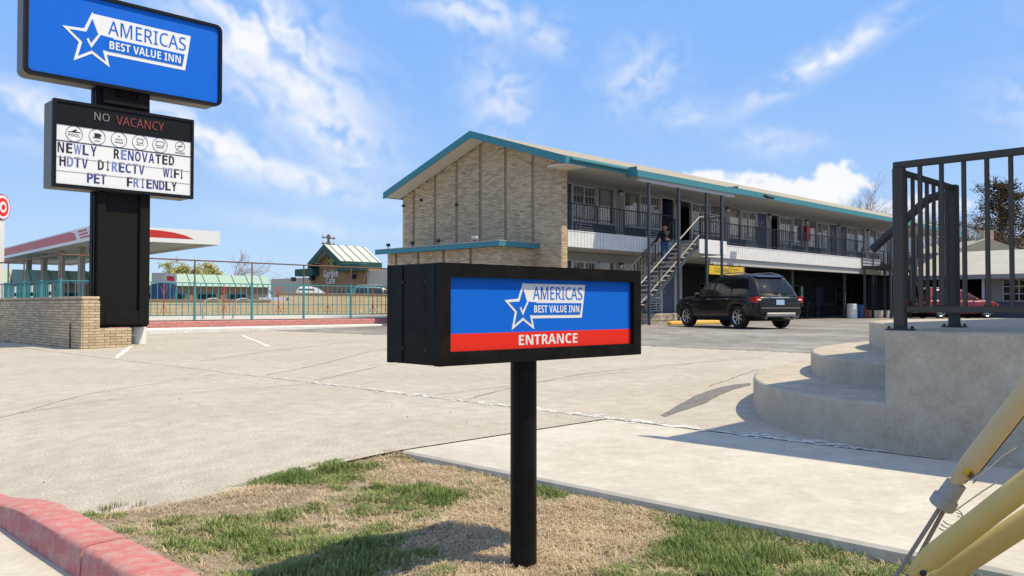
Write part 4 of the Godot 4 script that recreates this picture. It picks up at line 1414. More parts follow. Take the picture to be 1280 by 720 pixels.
func make_motel() -> void:
	var B := thing("motel", "two-storey motel with tan brick gable end, teal roof edge and white balcony", "motel")
	# roof: two slabs with rake and eave boards
	var x0 := 22.0
	var x1 := 64.0
	var rf := MB.new()
	for s in [[EAVE_Z, -24.3], [-24.3, -29.9]]:
		var za: float = s[0]
		var zb: float = s[1]
		var a := Vector3(x0, roof_y(za), za)
		var b := Vector3(x0, roof_y(zb), zb)
		var c := Vector3(x1 - x0, 0, 0)
		var dn := Vector3(0, -0.1, 0)
		rf.quad(a, a + c, b + c, b, Vector3.UP)
		rf.quad(a + dn, a + c + dn, b + c + dn, b + dn, Vector3.DOWN)
		rf.quad(a, a + dn, b + dn, b, Vector3.LEFT)
		rf.quad(a + c, a + dn + c, b + dn + c, b + c, Vector3.RIGHT)
	rf.quad(Vector3(x0, roof_y(EAVE_Z), EAVE_Z), Vector3(x1, roof_y(EAVE_Z), EAVE_Z), Vector3(x1, roof_y(EAVE_Z) - 0.1, EAVE_Z), Vector3(x0, roof_y(EAVE_Z) - 0.1, EAVE_Z), Vector3.BACK)
	rf.quad(Vector3(x0, roof_y(-29.9), -29.9), Vector3(x1, roof_y(-29.9), -29.9), Vector3(x1, roof_y(-29.9) - 0.1, -29.9), Vector3(x0, roof_y(-29.9) - 0.1, -29.9), Vector3.FORWARD)
	var roof := part(B, "roof", rf.mesh(), M.shingle)
	# roof extension over the stair
	var ex := MB.new()
	var ea := Vector3(25.5, roof_y(EAVE_Z), EAVE_Z + 0.02)
	var eb := Vector3(25.5, roof_y(-18.86), -18.86)
	var ec := Vector3(7.3, 0, 0)
	ex.quad(ea, ea + ec, eb + ec, eb, Vector3.UP)
	ex.quad(ea + Vector3(0, -0.12, 0), ea + ec + Vector3(0, -0.12, 0), eb + ec + Vector3(0, -0.12, 0), eb + Vector3(0, -0.12, 0), Vector3.DOWN)
	part(roof, "stair_roof", ex.mesh(), M.shingle)
	# teal boards: rakes follow the slopes
	for s in [[EAVE_Z + 0.05, -24.3], [-24.3, -29.95]]:
		var za: float = s[0]
		var zb: float = s[1]
		var m := MB.new()
		var p := PackedVector2Array([Vector2(-za, roof_y(za) + 0.03), Vector2(-zb, roof_y(zb) + 0.03), Vector2(-zb, roof_y(zb) - 0.25), Vector2(-za, roof_y(za) - 0.25)])
		m.prism(p, 0.04, Vector3(x0, 0, 0), Basis(Vector3(0, 0, -1), Vector3.UP, Vector3(1, 0, 0)))
		part(B, "rake_board", m.mesh(), M.teal_paint)
		var m2 := MB.new()
		m2.prism(p, 0.04, Vector3(x1 + 0.04, 0, 0), Basis(Vector3(0, 0, -1), Vector3.UP, Vector3(1, 0, 0)))
		part(B, "rake_board", m2.mesh(), M.teal_paint)
		# cream soffit under the rake
		var so := MB.new()
		so.quad(Vector3(x0, roof_y(za) - 0.2, za), Vector3(22.86, roof_y(za) - 0.2, za), Vector3(22.86, roof_y(zb) - 0.2, zb), Vector3(x0, roof_y(zb) - 0.2, zb), Vector3.DOWN)
		part(B, "rake_soffit", so.mesh(), M.cream)
	var ey := roof_y(EAVE_Z)
	span(B, "eave_board", Vector3(x0 + 0.003, ey - 0.23, EAVE_Z), Vector3(25.48, ey + 0.025, EAVE_Z + 0.04), M.teal_paint)
	span(B, "eave_board", Vector3(32.82, ey - 0.23, EAVE_Z), Vector3(x1, ey + 0.025, EAVE_Z + 0.04), M.teal_paint)
	var ey2 := roof_y(-18.86)
	span(B, "eave_board", Vector3(25.46, ey2 - 0.22, -18.86), Vector3(32.84, ey2 + 0.025, -18.82), M.teal_paint)
	for xx in [25.46, 32.8]:
		span(B, "eave_board", Vector3(xx, ey2 - 0.2, EAVE_Z + 0.01), Vector3(xx + 0.04, ey - 0.0, -18.862), M.teal_paint)
	span(B, "eave_beam", Vector3(25.7, ey2 - 0.36, -19.06), Vector3(32.6, ey2 - 0.22, -18.91), M.trim_white)
	span(B, "rear_eave_board", Vector3(x0, roof_y(-29.9) - 0.22, -29.94), Vector3(x1, roof_y(-29.9) + 0.02, -29.9), M.teal_paint)
	# ceiling of the upper walkway and rooms
	span(B, "corner_soffit", Vector3(x0 + 0.05, 6.0, -20.28), Vector3(23.115, 6.04, EAVE_Z - 0.005), M.cream)
	span(B, "soffit", Vector3(23.12, 6.02, -29.4), Vector3(63.6, 6.08, EAVE_Z - 0.01), M.soffit)
	# gutter downspout pieces at the corner
	rod(B, "gutter", [Vector3(x0 + 0.2, ey - 0.08, EAVE_Z + 0.1), Vector3(25.4, ey - 0.08, EAVE_Z + 0.1)], 0.06, M.teal_paint, 10)
	# gable end: core wall, brick skin with vertical slots
	var gz := [-20.3, -24.3, -29.7]
	var core := MB.new()
	core.prism(PackedVector2Array([Vector2(20.34, 0.0), Vector2(20.34, roof_y(-20.34) - 0.12), Vector2(24.3, roof_y(-24.3) - 0.12), Vector2(29.66, roof_y(-29.66) - 0.12), Vector2(29.66, 0.0)]), 0.2, Vector3(22.9, 0, 0), Basis(Vector3(0, 0, -1), Vector3.UP, Vector3(-1, 0, 0)))
	part(B, "gable_core", core.mesh(), M.mortar)
	var slots := [1.42, 2.89, 4.33, 5.76, 7.15, 8.59]
	var bl := 0.25
	var bh := 0.067
	var bm := brick_mesh(bl, bh, 0.09)
	var y_off := 0.25
	var skip_gable := func(s: float, y: float) -> bool:
		var zz := -20.3 - s
		if y + y_off > roof_y(zz) - 0.24:
			return true
		return false
	# panels of brick between the slots
	var from := 0.0
	var gable := []
	for k in slots.size() + 1:
		var to: float = slots[k] - 0.085 if k < slots.size() else 9.4
		var s0 := from
		gable += bond(Vector3(22.85, y_off, -20.3 - s0), Vector3.FORWARD, Vector3.LEFT, to - from, 7.6, bl, bh, func(s, y): return skip_gable.call(s + s0, y))
		if k < slots.size():
			from = slots[k] + 0.085
	brick_mass(B, "gable_bricks", bm, gable)
	# front pier of the gable
	var pier := bond(Vector3(22.87, y_off, -20.3), Vector3.RIGHT, Vector3.BACK, 0.29, 5.85, bl, bh, func(_s, _y): return false)
	pier += bond(Vector3(23.16, y_off, -20.35), Vector3.FORWARD, Vector3.RIGHT, 1.5, 5.75, bl, bh, func(_s, _y): return false)
	brick_mass(B, "pier_bricks", bm, pier)
	# low brick annex with a flat roof
	span(B, "annex_core", Vector3(21.08, 0.0, -28.3), Vector3(22.84, 3.2, -21.7), M.mortar)
	var annex := []
	var aslots := [1.55, 3.1, 4.65, 6.1]
	from = 0.0
	for k in 5:
		var to: float = aslots[k] - 0.08 if k < 4 else 6.7
		annex += bond(Vector3(21.0, 0.1, -21.62 - from), Vector3.FORWARD, Vector3.LEFT, to - from, 3.1, bl, bh, func(_s, _y): return false)
		if k < 4:
			from = aslots[k] + 0.08
	annex += bond(Vector3(21.0, 0.1, -21.62), Vector3.RIGHT, Vector3.BACK, 1.84, 3.1, bl, bh, func(_s, _y): return false)
	brick_mass(B, "annex_bricks", bm, annex)
	span(B, "annex_roof", Vector3(20.75, 3.22, -28.75), Vector3(22.84, 3.36, -21.4), M.pale_shingle)
	span(B, "annex_fascia", Vector3(20.71, 3.17, -28.79), Vector3(20.75, 3.35, -21.36), M.teal_paint)
	span(B, "annex_fascia", Vector3(20.752, 3.17, -21.4), Vector3(23.1, 3.35, -21.36), M.teal_paint)
	span(B, "annex_flashing", Vector3(20.7, 3.352, -28.8), Vector3(23.1, 3.385, -21.35), M.galvanised)
	# floodlights and a vent on the annex roof, cable brackets on the gable
	for k in 4:
		var zz: float = [-28.2, -26.6, -25.0, -22.9][k]
		var fl := box(B, "floodlight", Vector3(0.14, 0.12, 0.26 if k == 3 else 0.14), Vector3(20.95, 3.56, zz), M.iron if k != 3 else M.trim_white, Basis.IDENTITY, 0.02)
		box(fl, "bracket", Vector3(0.03, 0.14, 0.03), Vector3(0, -0.11, 0), M.iron)
	for q in [Vector3(22.76, 5.6, -28.3), Vector3(22.76, 5.2, -26.0), Vector3(22.76, 5.45, -29.55)]:
		box(B, "cable_bracket", Vector3(0.12, 0.1, 0.05), q, M.iron)
	# walls, floors and party walls
	span(B, "rear_wall", Vector3(23.15, 0.0, -29.6), Vector3(63.6, 6.5, -29.4), M.wall_grey)
	span(B, "east_wall", Vector3(63.4, 0.0, -29.4), Vector3(63.6, 6.9, -21.9), M.wall_grey)
	span(B, "floor_slab", Vector3(23.16, DECK - 0.3, -29.4), Vector3(63.6, DECK - 0.01, WALL_Z - 0.1), M.carport_grey)
	span(B, "walkway_slab", Vector3(23.16, DECK - 0.16, WALL_Z - 0.1), Vector3(52.0, DECK, EDGE_Z - 0.02), M.wall_grey)
	span(B, "walkway_soffit", Vector3(23.16, DECK - 0.58, WALL_Z - 2.0), Vector3(52.0, DECK - 0.52, EDGE_Z - 0.03), M.soffit)
	for x in [28.3, 36.87, 45.44, 54.0, 32.6, 41.17, 49.73, 58.3]:
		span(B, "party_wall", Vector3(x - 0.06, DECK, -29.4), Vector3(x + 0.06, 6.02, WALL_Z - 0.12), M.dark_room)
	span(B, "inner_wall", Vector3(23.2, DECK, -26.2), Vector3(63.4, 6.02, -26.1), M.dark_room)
	# upper rooms
	var opens := [true, true, true, false, true, false, false, false, false]
	var curt := [1, 0, -1, 2, 0, 1, 2, 1, 0]
	var idx := 0
	for k in 5:
		var c := 24.03 + 8.57 * k
		for d in [-1, 1]:
			if k == 0 and d < 0:
				continue
			var open: bool = (k == 1) or (k == 2 and d > 0)
			room_front(B, c, d, DECK, open, curt[idx], true)
			idx += 1
	# ground-floor rooms beside the stair, on a raised walk edged with stone
	room_front(B, 24.03, 1, FLOOR1, false, 1, false)
	room_front(B, 32.6, -1, FLOOR1, false, 0, false)
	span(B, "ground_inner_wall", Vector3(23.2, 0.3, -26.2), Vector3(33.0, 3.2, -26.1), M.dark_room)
	span(B, "ground_side_wall", Vector3(32.7, 0.3, -29.4), Vector3(33.0, 3.25, WALL_Z + 0.02), M.wall_grey)
	span(B, "walk", Vector3(23.2, 0.0, WALL_Z + 0.02), Vector3(33.0, FLOOR1, -20.2), M.walk)
	var sx := 23.2
	while sx < 32.9:
		for row in 3:
			var w := rng.randf_range(0.35, 0.7)
			box(B, "edge_stone", Vector3(0.475, 0.128, 0.06), Vector3(sx + 0.24 + (0.2 if row == 1 else 0.0), 0.36 + 0.137 * row, -20.17 + rng.randf_range(-0.008, 0.008)), M.stone, Basis.IDENTITY, 0.012)
		sx += 0.485
	# white ribbed balcony front
	var rib := MB.new()
	for seg in [[23.17, 29.95], [32.05, 52.0]]:
		var x: float = seg[0]
		while x < seg[1] - 0.02:
			var xb := minf(x + 0.19, seg[1])
			rib.box(Vector3((x + xb) * 0.5, DECK - 0.27, EDGE_Z), Vector3(xb - x - 0.018, 0.58, 0.03))
			x += 0.19
	var front := part(B, "balcony_front", rib.mesh(), M.white_wash)
	span(B, "balcony_backing", Vector3(23.17, DECK - 0.56, EDGE_Z - 0.06), Vector3(52.0, DECK + 0.01, EDGE_Z - 0.018), M.white_wash)
	span(B, "balcony_cap", Vector3(23.17, DECK + 0.02, EDGE_Z - 0.06), Vector3(52.02, DECK + 0.05, EDGE_Z + 0.03), M.white_wash)
	span(B, "balcony_end", Vector3(52.0, DECK - 0.56, -21.9), Vector3(52.03, DECK + 0.02, EDGE_Z), M.wall_grey)
	span(B, "carport_beam", Vector3(33.0, DECK - 0.86, EDGE_Z - 0.3), Vector3(53.5, DECK - 0.575, EDGE_Z - 0.08), M.soffit)
	# balcony railing
	var br := Node3D.new()
	br.name = "balcony_railing"
	B.add_child(br)
	picket_run(br, Vector3(23.25, DECK + 0.05, EDGE_Z), Vector3(29.9, DECK + 0.05, EDGE_Z), 1.0, 0.15, M.iron)
	picket_run(br, Vector3(32.1, DECK + 0.05, EDGE_Z), Vector3(49.4, DECK + 0.05, EDGE_Z), 1.0, 0.15, M.iron)
	# fire cabinet and floodlight on the eave
	span(B, "fire_cabinet", Vector3(45.15, DECK + 0.95, WALL_Z + 0.03), Vector3(45.6, DECK + 1.75, WALL_Z + 0.25), M.red_box, 0.02)
	for x in [35.6, 54.0]:
		var fl := box(B, "eave_floodlight", Vector3(0.55, 0.13, 0.3), Vector3(x, ey - 0.22, -18.9), M.iron, Basis(Vector3.RIGHT, 0.5), 0.03)
		box(fl, "lens", Vector3(0.4, 0.02, 0.22), Vector3(0, -0.07, 0), M.white_plastic)
	# carport: back wall set deep, with door, windows and posts
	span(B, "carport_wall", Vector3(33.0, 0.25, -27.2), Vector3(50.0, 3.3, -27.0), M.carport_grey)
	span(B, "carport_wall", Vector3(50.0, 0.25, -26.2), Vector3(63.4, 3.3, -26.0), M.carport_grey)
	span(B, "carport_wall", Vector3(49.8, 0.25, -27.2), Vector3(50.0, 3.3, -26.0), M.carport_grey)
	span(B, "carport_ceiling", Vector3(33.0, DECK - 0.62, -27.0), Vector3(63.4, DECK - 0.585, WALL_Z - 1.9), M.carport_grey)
	for w in [[51.6, 53.6, -26.0], [58.6, 62.4, -26.0], [42.5, 44.0, -27.0]]:
		var cw := Node3D.new()
		cw.name = numbered(B, "carport_window")
		B.add_child(cw, true)
		span(cw, "pane", Vector3(w[0], 1.0, w[2] + 0.01), Vector3(w[1], 2.3, w[2] + 0.03), M.tinted_glass)
		for e in 4:
			var xx := lerpf(w[0], w[1], e / 3.0)
			span(cw, "frame", Vector3(xx - 0.03, 0.95, w[2] + 0.012), Vector3(xx + 0.03, 2.35, w[2] + 0.06), M.dull_trim)
		for yy in [0.95, 1.45, 1.9, 2.35]:
			span(cw, "frame", Vector3(w[0], yy - 0.02, w[2] + 0.012), Vector3(w[1], yy + 0.02, w[2] + 0.055), M.dull_trim)
	span(B, "carport_door", Vector3(55.4, 0.3, -26.0), Vector3(56.5, 2.35, -25.95), M.door_blue)
	span(B, "carport_door", Vector3(46.5, 0.3, -27.0), Vector3(47.6, 2.35, -26.95), M.door_blue)
	for q in [[42.0, -21.0], [48.5, -21.0], [52.6, -21.0], [56.8, -22.5]]:
		box(B, "carport_post", Vector3(0.12, 3.0, 0.12), Vector3(q[0], 1.75, q[1]), M.post_blue)
	# round posts that carry the stair roof
	for q in [[26.37, FLOOR1], [28.37, 0.3], [30.42, 0.3], [31.62, 0.3]]:
		rod(B, "stair_post", [Vector3(q[0], 0.28, -18.97), Vector3(q[0], ey2 - 0.35, -18.97)], 0.06, M.post_blue, 12)
	# landing at the stair head
	span(B, "stair_landing", Vector3(29.95, DECK - 0.2, EDGE_Z + 0.02), Vector3(32.05, DECK, -19.05), M.wall_grey)
	span(B, "landing_front", Vector3(29.95, DECK - 0.56, -19.05), Vector3(32.05, DECK + 0.03, -19.01), M.white_wash)
	span(B, "landing_side", Vector3(32.05, DECK - 0.56, EDGE_Z), Vector3(32.09, DECK + 0.03, -19.01), M.white_wash)
	var lr := Node3D.new()
	lr.name = "landing_railing"
	B.add_child(lr)
	picket_run(lr, Vector3(30.1, DECK + 0.03, -19.03), Vector3(32.05, DECK + 0.03, -19.03), 1.05, 0.14, M.iron)
	picket_run(lr, Vector3(32.07, DECK + 0.03, -19.1), Vector3(32.07, DECK + 0.03, EDGE_Z + 0.1), 1.05, 0.14, M.iron)
	# clearance board under the beam
	var cs := thing("clearance_sign", "yellow clearance board hanging under the motel's carport beam", "sign", Vector3(34.3, 2.66, EDGE_Z - 0.04))
	box(cs, "board", Vector3(3.0, 0.4, 0.05), Vector3.ZERO, M.yellow_sign)
	box(cs, "end_cap", Vector3(0.1, 0.4, 0.06), Vector3(1.55, 0, 0), M.rust_pipe)
	lettering(cs, "lettering", "CLEARANCE 7'2\"", 0.2, 2.1, Vector3(0.0, 0.0, 0.028), M.wood_dark, false)
	for sx2 in [-1, 1]:
		box(cs, "hanger", Vector3(0.03, 0.12, 0.03), Vector3(sx2 * 1.2, 0.25, 0), M.iron)


func make_stairs() -> void:
	# open-tread stair rising east along the balcony
	var S := thing("staircase", "open tread outdoor staircase rising to the motel balcony beside the black car", "staircase", Vector3(25.6, FLOOR1, -19.62))
	var n := 16
	var rise := (DECK - FLOOR1) / n
	var run := 4.4 / n
	for k in n - 1:
		var t := box(S, "tread", Vector3(0.3, 0.05, 1.16), Vector3(run * (k + 0.5) + 0.05, rise * (k + 1) - 0.025, 0), M.stone, Basis.IDENTITY, 0.008)
		box(t, "nosing", Vector3(0.03, 0.052, 1.16), Vector3(-0.152, 0.001, 0), M.trim_white)
	var dirv := Vector3(4.4, DECK - FLOOR1, 0)
	var ang := atan2(dirv.y, dirv.x)
	for sz in [-1, 1]:
		var st := box(S, "stringer", Vector3(dirv.length() - 0.2, 0.22, 0.05), dirv * 0.5 + Vector3(0.05, -0.2, sz * 0.45), M.post_blue, Basis(Vector3.BACK, ang))
		var rl := Node3D.new()
		rl.name = numbered(S, "railing")
		S.add_child(rl, true)
		var a := Vector3(0.1, 0.1, sz * 0.6)
		var b := a + dirv * 0.97
		rod(rl, "handrail", [a + Vector3.UP * 0.92, b + Vector3.UP * 0.92, b + Vector3(0.3, 0.95, 0)], 0.026, M.galvanised if sz > 0 else M.iron, 8)
		rod(rl, "lower_rail", [a + Vector3.UP * 0.18, b + Vector3.UP * 0.18], 0.02, M.galvanised if sz > 0 else M.iron, 8)
		for k in 22:
			var p := a.lerp(b, k / 21.0)
			var wide := 0.04 if k % 7 == 0 else 0.017
			if sz > 0 and k % 7:
				continue
			box(rl, "baluster", Vector3(wide, 0.92, wide), p + Vector3.UP * 0.46, M.iron)
	# steel stair at the far end, with horizontal bars
	var T := thing("steel_staircase", "black steel staircase with horizontal bar railing at the motel's far end", "staircase", Vector3(49.2, DECK, -19.4))
	box(T, "platform", Vector3(3.2, 0.16, 1.7), Vector3(1.6, -0.5, 0), M.iron)
	var fall := Vector3(4.3, -2.95, 0)
	var top := Vector3(3.2, -0.42, 0)
	for k in 15:
		box(T, "tread", Vector3(0.34, 0.04, 1.1), top + fall * ((k + 0.5) / 15.0), M.iron)
	for sz in [-1, 1]:
		box(T, "stringer", Vector3(fall.length(), 0.28, 0.05), top + fall * 0.5 + Vector3(0, 0, sz * 0.58), M.iron, Basis(Vector3.BACK, atan2(fall.y, fall.x)))
		for i in 6:
			var h := 0.15 + 0.17 * i
			rod(T, "bar", [top + Vector3(0, h, sz * 0.58), top + fall + Vector3(0, h, sz * 0.58)], 0.02, M.iron, 6)
			rod(T, "bar", [Vector3(0.0, -0.42 + h, sz * 0.83), Vector3(3.2, -0.42 + h, sz * 0.83)], 0.02, M.iron, 6)
		for q in [0.0, 0.33, 0.66, 1.0]:
			box(T, "post", Vector3(0.05, 1.05, 0.05), top + fall * q + Vector3(0, 0.5, sz * 0.58), M.iron)
		for xx in [0.0, 1.6, 3.2]:
			box(T, "post", Vector3(0.05, 1.05, 0.05), Vector3(xx, 0.1, sz * 0.83), M.iron)
		for xx in [0.1, 3.1]:
			box(T, "leg", Vector3(0.1, 2.95, 0.1), Vector3(xx, -2.05, sz * 0.75), M.post_blue)


# ---------- vehicles ----------
func wheel(parent: Node, at: Vector3, r: float, side: float) -> void:
	var bs := Basis(Vector3.RIGHT, PI / 2 * side)
	var t := MB.new()
	t.lathe([Vector2(r * 0.62, -0.12), Vector2(r * 0.9, -0.125), Vector2(r * 0.98, -0.1), Vector2(r, -0.05), Vector2(r, 0.05), Vector2(r * 0.98, 0.1), Vector2(r * 0.9, 0.125), Vector2(r * 0.66, 0.12), Vector2(r * 0.62, 0.05)], 28)
	var w := part(parent, "wheel", t.mesh(), M.rubber, at, bs)
	var m := MB.new()
	m.lathe([Vector2(0, 0.02), Vector2(r * 0.6, 0.0), Vector2(r * 0.64, 0.02)], 24)
	part(w, "rim_well", m.mesh(), M.car_dark)
	var s := MB.new()
	s.lathe([Vector2(r * 0.58, 0.09), Vector2(r * 0.66, 0.115), Vector2(r * 0.68, 0.1)], 28)
	s.lathe([Vector2(0.0, 0.085), Vector2(r * 0.17, 0.08), Vector2(r * 0.19, 0.05)], 14)
	for k in 7:
		var a := TAU * k / 7.0
		s.box(Vector3(cos(a), 0, sin(a)) * r * 0.38 + Vector3(0, 0.07, 0), Vector3(r * 0.48, 0.04, r * 0.13), Basis(Vector3.UP, -a))
	part(w, "rim", s.mesh(), M.alloy)


func loft(rings: Array, open_ends := false) -> MB:
	var b := MB.new()
	var n: int = rings[0].size()
	var mids := []
	for r in rings:
		var c := Vector3.ZERO
		for p in r:
			c += p
		mids.append(c / n)
	for i in rings.size() - 1:
		for k in n:
			var j := (k + 1) % n
			b.quad(rings[i][k], rings[i][j], rings[i + 1][j], rings[i + 1][k], (rings[i][k] + rings[i + 1][j]) * 0.5 - (mids[i] + mids[i + 1]) * 0.5)
	if not open_ends:
		for k in n:
			b.tri(mids[0], rings[0][k], rings[0][(k + 1) % n], mids[0] - mids[1])
			b.tri(mids[-1], rings[-1][k], rings[-1][(k + 1) % n], mids[-1] - mids[-2])
	return b


# smooth the shading of a mesh by position, keeping creases
func smoothed(src: MB, crease := 0.75) -> ArrayMesh:
	var by := {}
	for i in src.v.size():
		var key := Vector3i((src.v[i] * 2000.0).round())
		if not by.has(key):
			by[key] = []
		by[key].append(src.n[i])
	var out := PackedVector3Array()
	for i in src.v.size():
		var m := Vector3.ZERO
		for q in by[Vector3i((src.v[i] * 2000.0).round())]:
			if q.dot(src.n[i]) > crease:
				m += q
		out.append(m.normalized())
	src.n = out
	return src.mesh()


func make_suv(called: String, label: String, at: Vector3, yaw: float, paint: Material, group := "") -> Node3D:
	var S := thing(called, label, "car", at, yaw, group)
	# x forward from the rear axle, z to the car's right
	var st := [[-0.95, 0.5, 0.92, 0.76], [-0.92, 0.4, 1.0, 0.86], [-0.8, 0.33, 1.06, 0.925], [-0.45, 0.29, 1.09, 0.955], [0.0, 0.27, 1.1, 0.965], [0.5, 0.26, 1.09, 0.955], [1.5, 0.25, 1.07, 0.95], [2.4, 0.26, 1.06, 0.95], [2.75, 0.27, 1.08, 0.955], [3.1, 0.28, 1.05, 0.95], [3.45, 0.3, 0.99, 0.92], [3.7, 0.33, 0.9, 0.84], [3.8, 0.4, 0.78, 0.74]]
	var rings := []
	for s in st:
		var r := []
		var prof := [[0.78, 0.0], [0.93, 0.06], [0.985, 0.2], [1.0, 0.42], [0.985, 0.66], [0.995, 0.8], [0.96, 0.93], [0.86, 1.0], [0.45, 1.025]]
		for q in prof:
			r.append(Vector3(s[0], lerpf(s[1], s[2], q[1]), s[3] * q[0]))
		for k in range(prof.size() - 1, -1, -1):
			var q: Array = prof[k]
			r.append(Vector3(s[0], lerpf(s[1], s[2], q[1]), -s[3] * q[0]))
		rings.append(r)
	var shell := loft(rings)
	var cs := CSGMesh3D.new()
	cs.name = "body"
	cs.mesh = smoothed(shell)
	cs.material = paint
	for ax in [0.0, 2.91]:
		for sz in [-1, 1]:
			var c := CSGCylinder3D.new()
			c.name = "wheel_arch_%d%d" % [int(ax), sz + 1]
			c.operation = CSGShape3D.OPERATION_SUBTRACTION
			c.radius = 0.43
			c.height = 0.5
			c.sides = 28
			c.position = Vector3(ax, 0.38, sz * 0.85)
			c.rotation.x = PI / 2
			c.material = M.car_dark
			cs.add_child(c)
	S.add_child(cs)
	for ax in [0.0, 2.91]:
		for sz in [-1, 1]:
			wheel(S, Vector3(ax, 0.375, sz * 0.815), 0.375, sz)
	# cabin
	var lv := [[1.06, -0.86, 2.78, 0.885], [1.3, -0.73, 2.38, 0.82], [1.6, -0.5, 1.86, 0.725], [1.7, -0.38, 1.62, 0.67], [1.76, -0.15, 1.38, 0.58], [1.79, 0.25, 1.1, 0.35]]
	var cr := []
	for q in lv:
		var a: float = q[1]
		var b: float = q[2]
		var w: float = q[3]
		var y: float = q[0]
		cr.append([Vector3(a, y, -w * 0.8), Vector3(a + 0.1, y, -w * 0.96), Vector3(a + 0.4, y, -w), Vector3(lerpf(a, b, 0.6), y, -w), Vector3(b - 0.25, y, -w * 0.95), Vector3(b, y, -w * 0.72), Vector3(b, y, w * 0.72), Vector3(b - 0.25, y, w * 0.95), Vector3(lerpf(a, b, 0.6), y, w), Vector3(a + 0.4, y, w), Vector3(a + 0.1, y, w * 0.96), Vector3(a, y, w * 0.8)])
	part(S, "cabin", smoothed(loft(cr), 0.6), paint)
	var W := func(y: float, off: float) -> float:
		for i in 3:
			if y <= lv[i + 1][0]:
				return lerpf(lv[i][3], lv[i + 1][3], (y - lv[i][0]) / (lv[i + 1][0] - lv[i][0])) + off
		return lv[3][3] + off
	for sz in [-1, 1]:
		for q in [[1.42, 2.48, 1.4, 1.66], [0.42, 1.34, 0.42, 1.32], [-0.5, 0.34, -0.3, 0.34]]:
			var g := MB.new()
			var ys := [1.12, 1.3, 1.5, 1.62]
			for i in 3:
				var ta: float = (ys[i] - 1.12) / 0.5
				var tb: float = (ys[i + 1] - 1.12) / 0.5
				g.quad(Vector3(lerpf(q[0], q[2], ta), ys[i], sz * W.call(ys[i], 0.006)), Vector3(lerpf(q[1], q[3], ta), ys[i], sz * W.call(ys[i], 0.006)), Vector3(lerpf(q[1], q[3], tb), ys[i + 1], sz * W.call(ys[i + 1], 0.006)), Vector3(lerpf(q[0], q[2], tb), ys[i + 1], sz * W.call(ys[i + 1], 0.006)), Vector3(0, 0.3, sz))
			part(S, "side_window", g.mesh(), M.tinted_glass)
		# mirror, handles, rail, lamps
		box(S, "mirror", Vector3(0.12, 0.15, 0.2), Vector3(2.15, 1.12, sz * 1.02), paint, Basis.IDENTITY, 0.04)
		for xx in [0.5, 1.5]:
			box(S, "door_handle", Vector3(0.2, 0.03, 0.03), Vector3(xx, 0.97, sz * 0.962), M.silver_plastic, Basis.IDENTITY, 0.008)
		rod(S, "roof_rail", [Vector3(-0.25, 1.74, sz * 0.6), Vector3(0.2, 1.83, sz * 0.6), Vector3(1.1, 1.83, sz * 0.58), Vector3(1.4, 1.75, sz * 0.56)], 0.018, M.silver_plastic, 6)
		box(S, "sill_strip", Vector3(2.0, 0.08, 0.03), Vector3(1.45, 0.55, sz * 0.955), M.car_dark, Basis.IDENTITY, 0.01)
		var tl := MB.new()
		tl.prism(PackedVector2Array([Vector2(-0.92, 0.84), Vector2(-0.62, 0.87), Vector2(-0.55, 0.95), Vector2(-0.62, 1.01), Vector2(-0.93, 1.03)]), 0.2, Vector3(-0.012, 0, sz * 0.83 + 0.1))
		part(S, "tail_light", tl.mesh(), M.tail_red)
		box(S, "reverse_lens", Vector3(0.02, 0.05, 0.14), Vector3(-0.945, 0.93, sz * 0.8), M.lamp_clear, Basis.IDENTITY, 0.005)
		box(S, "headlight", Vector3(0.25, 0.16, 0.3), Vector3(3.62, 0.78, sz * 0.68), M.lamp_clear, Basis.IDENTITY, 0.04)
		var ex := MB.new()
		ex.lathe([Vector2(0.03, 0), Vector2(0.04, 0), Vector2(0.04, 0.16), Vector2(0.03, 0.16)], 12)
		part(S, "exhaust", ex.mesh(), M.chrome, Vector3(-0.96, 0.36, sz * 0.55), Basis(Vector3.BACK, -PI / 2))
	var rw := MB.new()
	rw.quad(Vector3(-0.83, 1.14, -0.68), Vector3(-0.83, 1.14, 0.68), Vector3(-0.745, 1.3, 0.65), Vector3(-0.745, 1.3, -0.65), Vector3(-1, 0.5, 0))
	rw.quad(Vector3(-0.745, 1.3, -0.65), Vector3(-0.745, 1.3, 0.65), Vector3(-0.52, 1.6, 0.56), Vector3(-0.52, 1.6, -0.56), Vector3(-1, 0.5, 0))
	part(S, "rear_window", rw.mesh(), M.tinted_glass)
	var ws := MB.new()
	ws.quad(Vector3(2.75, 1.1, -0.6), Vector3(2.75, 1.1, 0.6), Vector3(2.4, 1.31, 0.58), Vector3(2.4, 1.31, -0.58), Vector3(1, 1, 0))
	ws.quad(Vector3(2.4, 1.31, -0.58), Vector3(2.4, 1.31, 0.58), Vector3(1.84, 1.63, 0.5), Vector3(1.84, 1.63, -0.5), Vector3(1, 1, 0))
	part(S, "windshield", ws.mesh(), M.tinted_glass)
	box(S, "rear_spoiler", Vector3(0.2, 0.035, 1.1), Vector3(-0.43, 1.69, 0), paint, Basis(Vector3.BACK, 0.3), 0.015)
	box(S, "wiper", Vector3(0.02, 0.03, 0.5), Vector3(-0.85, 1.15, 0.1), M.car_dark, Basis(Vector3.RIGHT, 0.1))
	box(S, "chrome_strip", Vector3(0.02, 0.035, 0.72), Vector3(-0.955, 1.0, 0), M.chrome, Basis.IDENTITY, 0.006)
	box(S, "number_plate", Vector3(0.015, 0.16, 0.32), Vector3(-0.965, 0.85, 0), M.plate, Basis.IDENTITY, 0.003)
	box(S, "bumper", Vector3(0.14, 0.2, 1.62), Vector3(-0.95, 0.6, 0), paint, Basis.IDENTITY, 0.05)
	box(S, "skid_plate", Vector3(0.1, 0.13, 1.15), Vector3(-0.99, 0.46, 0), M.silver_plastic, Basis.IDENTITY, 0.03)
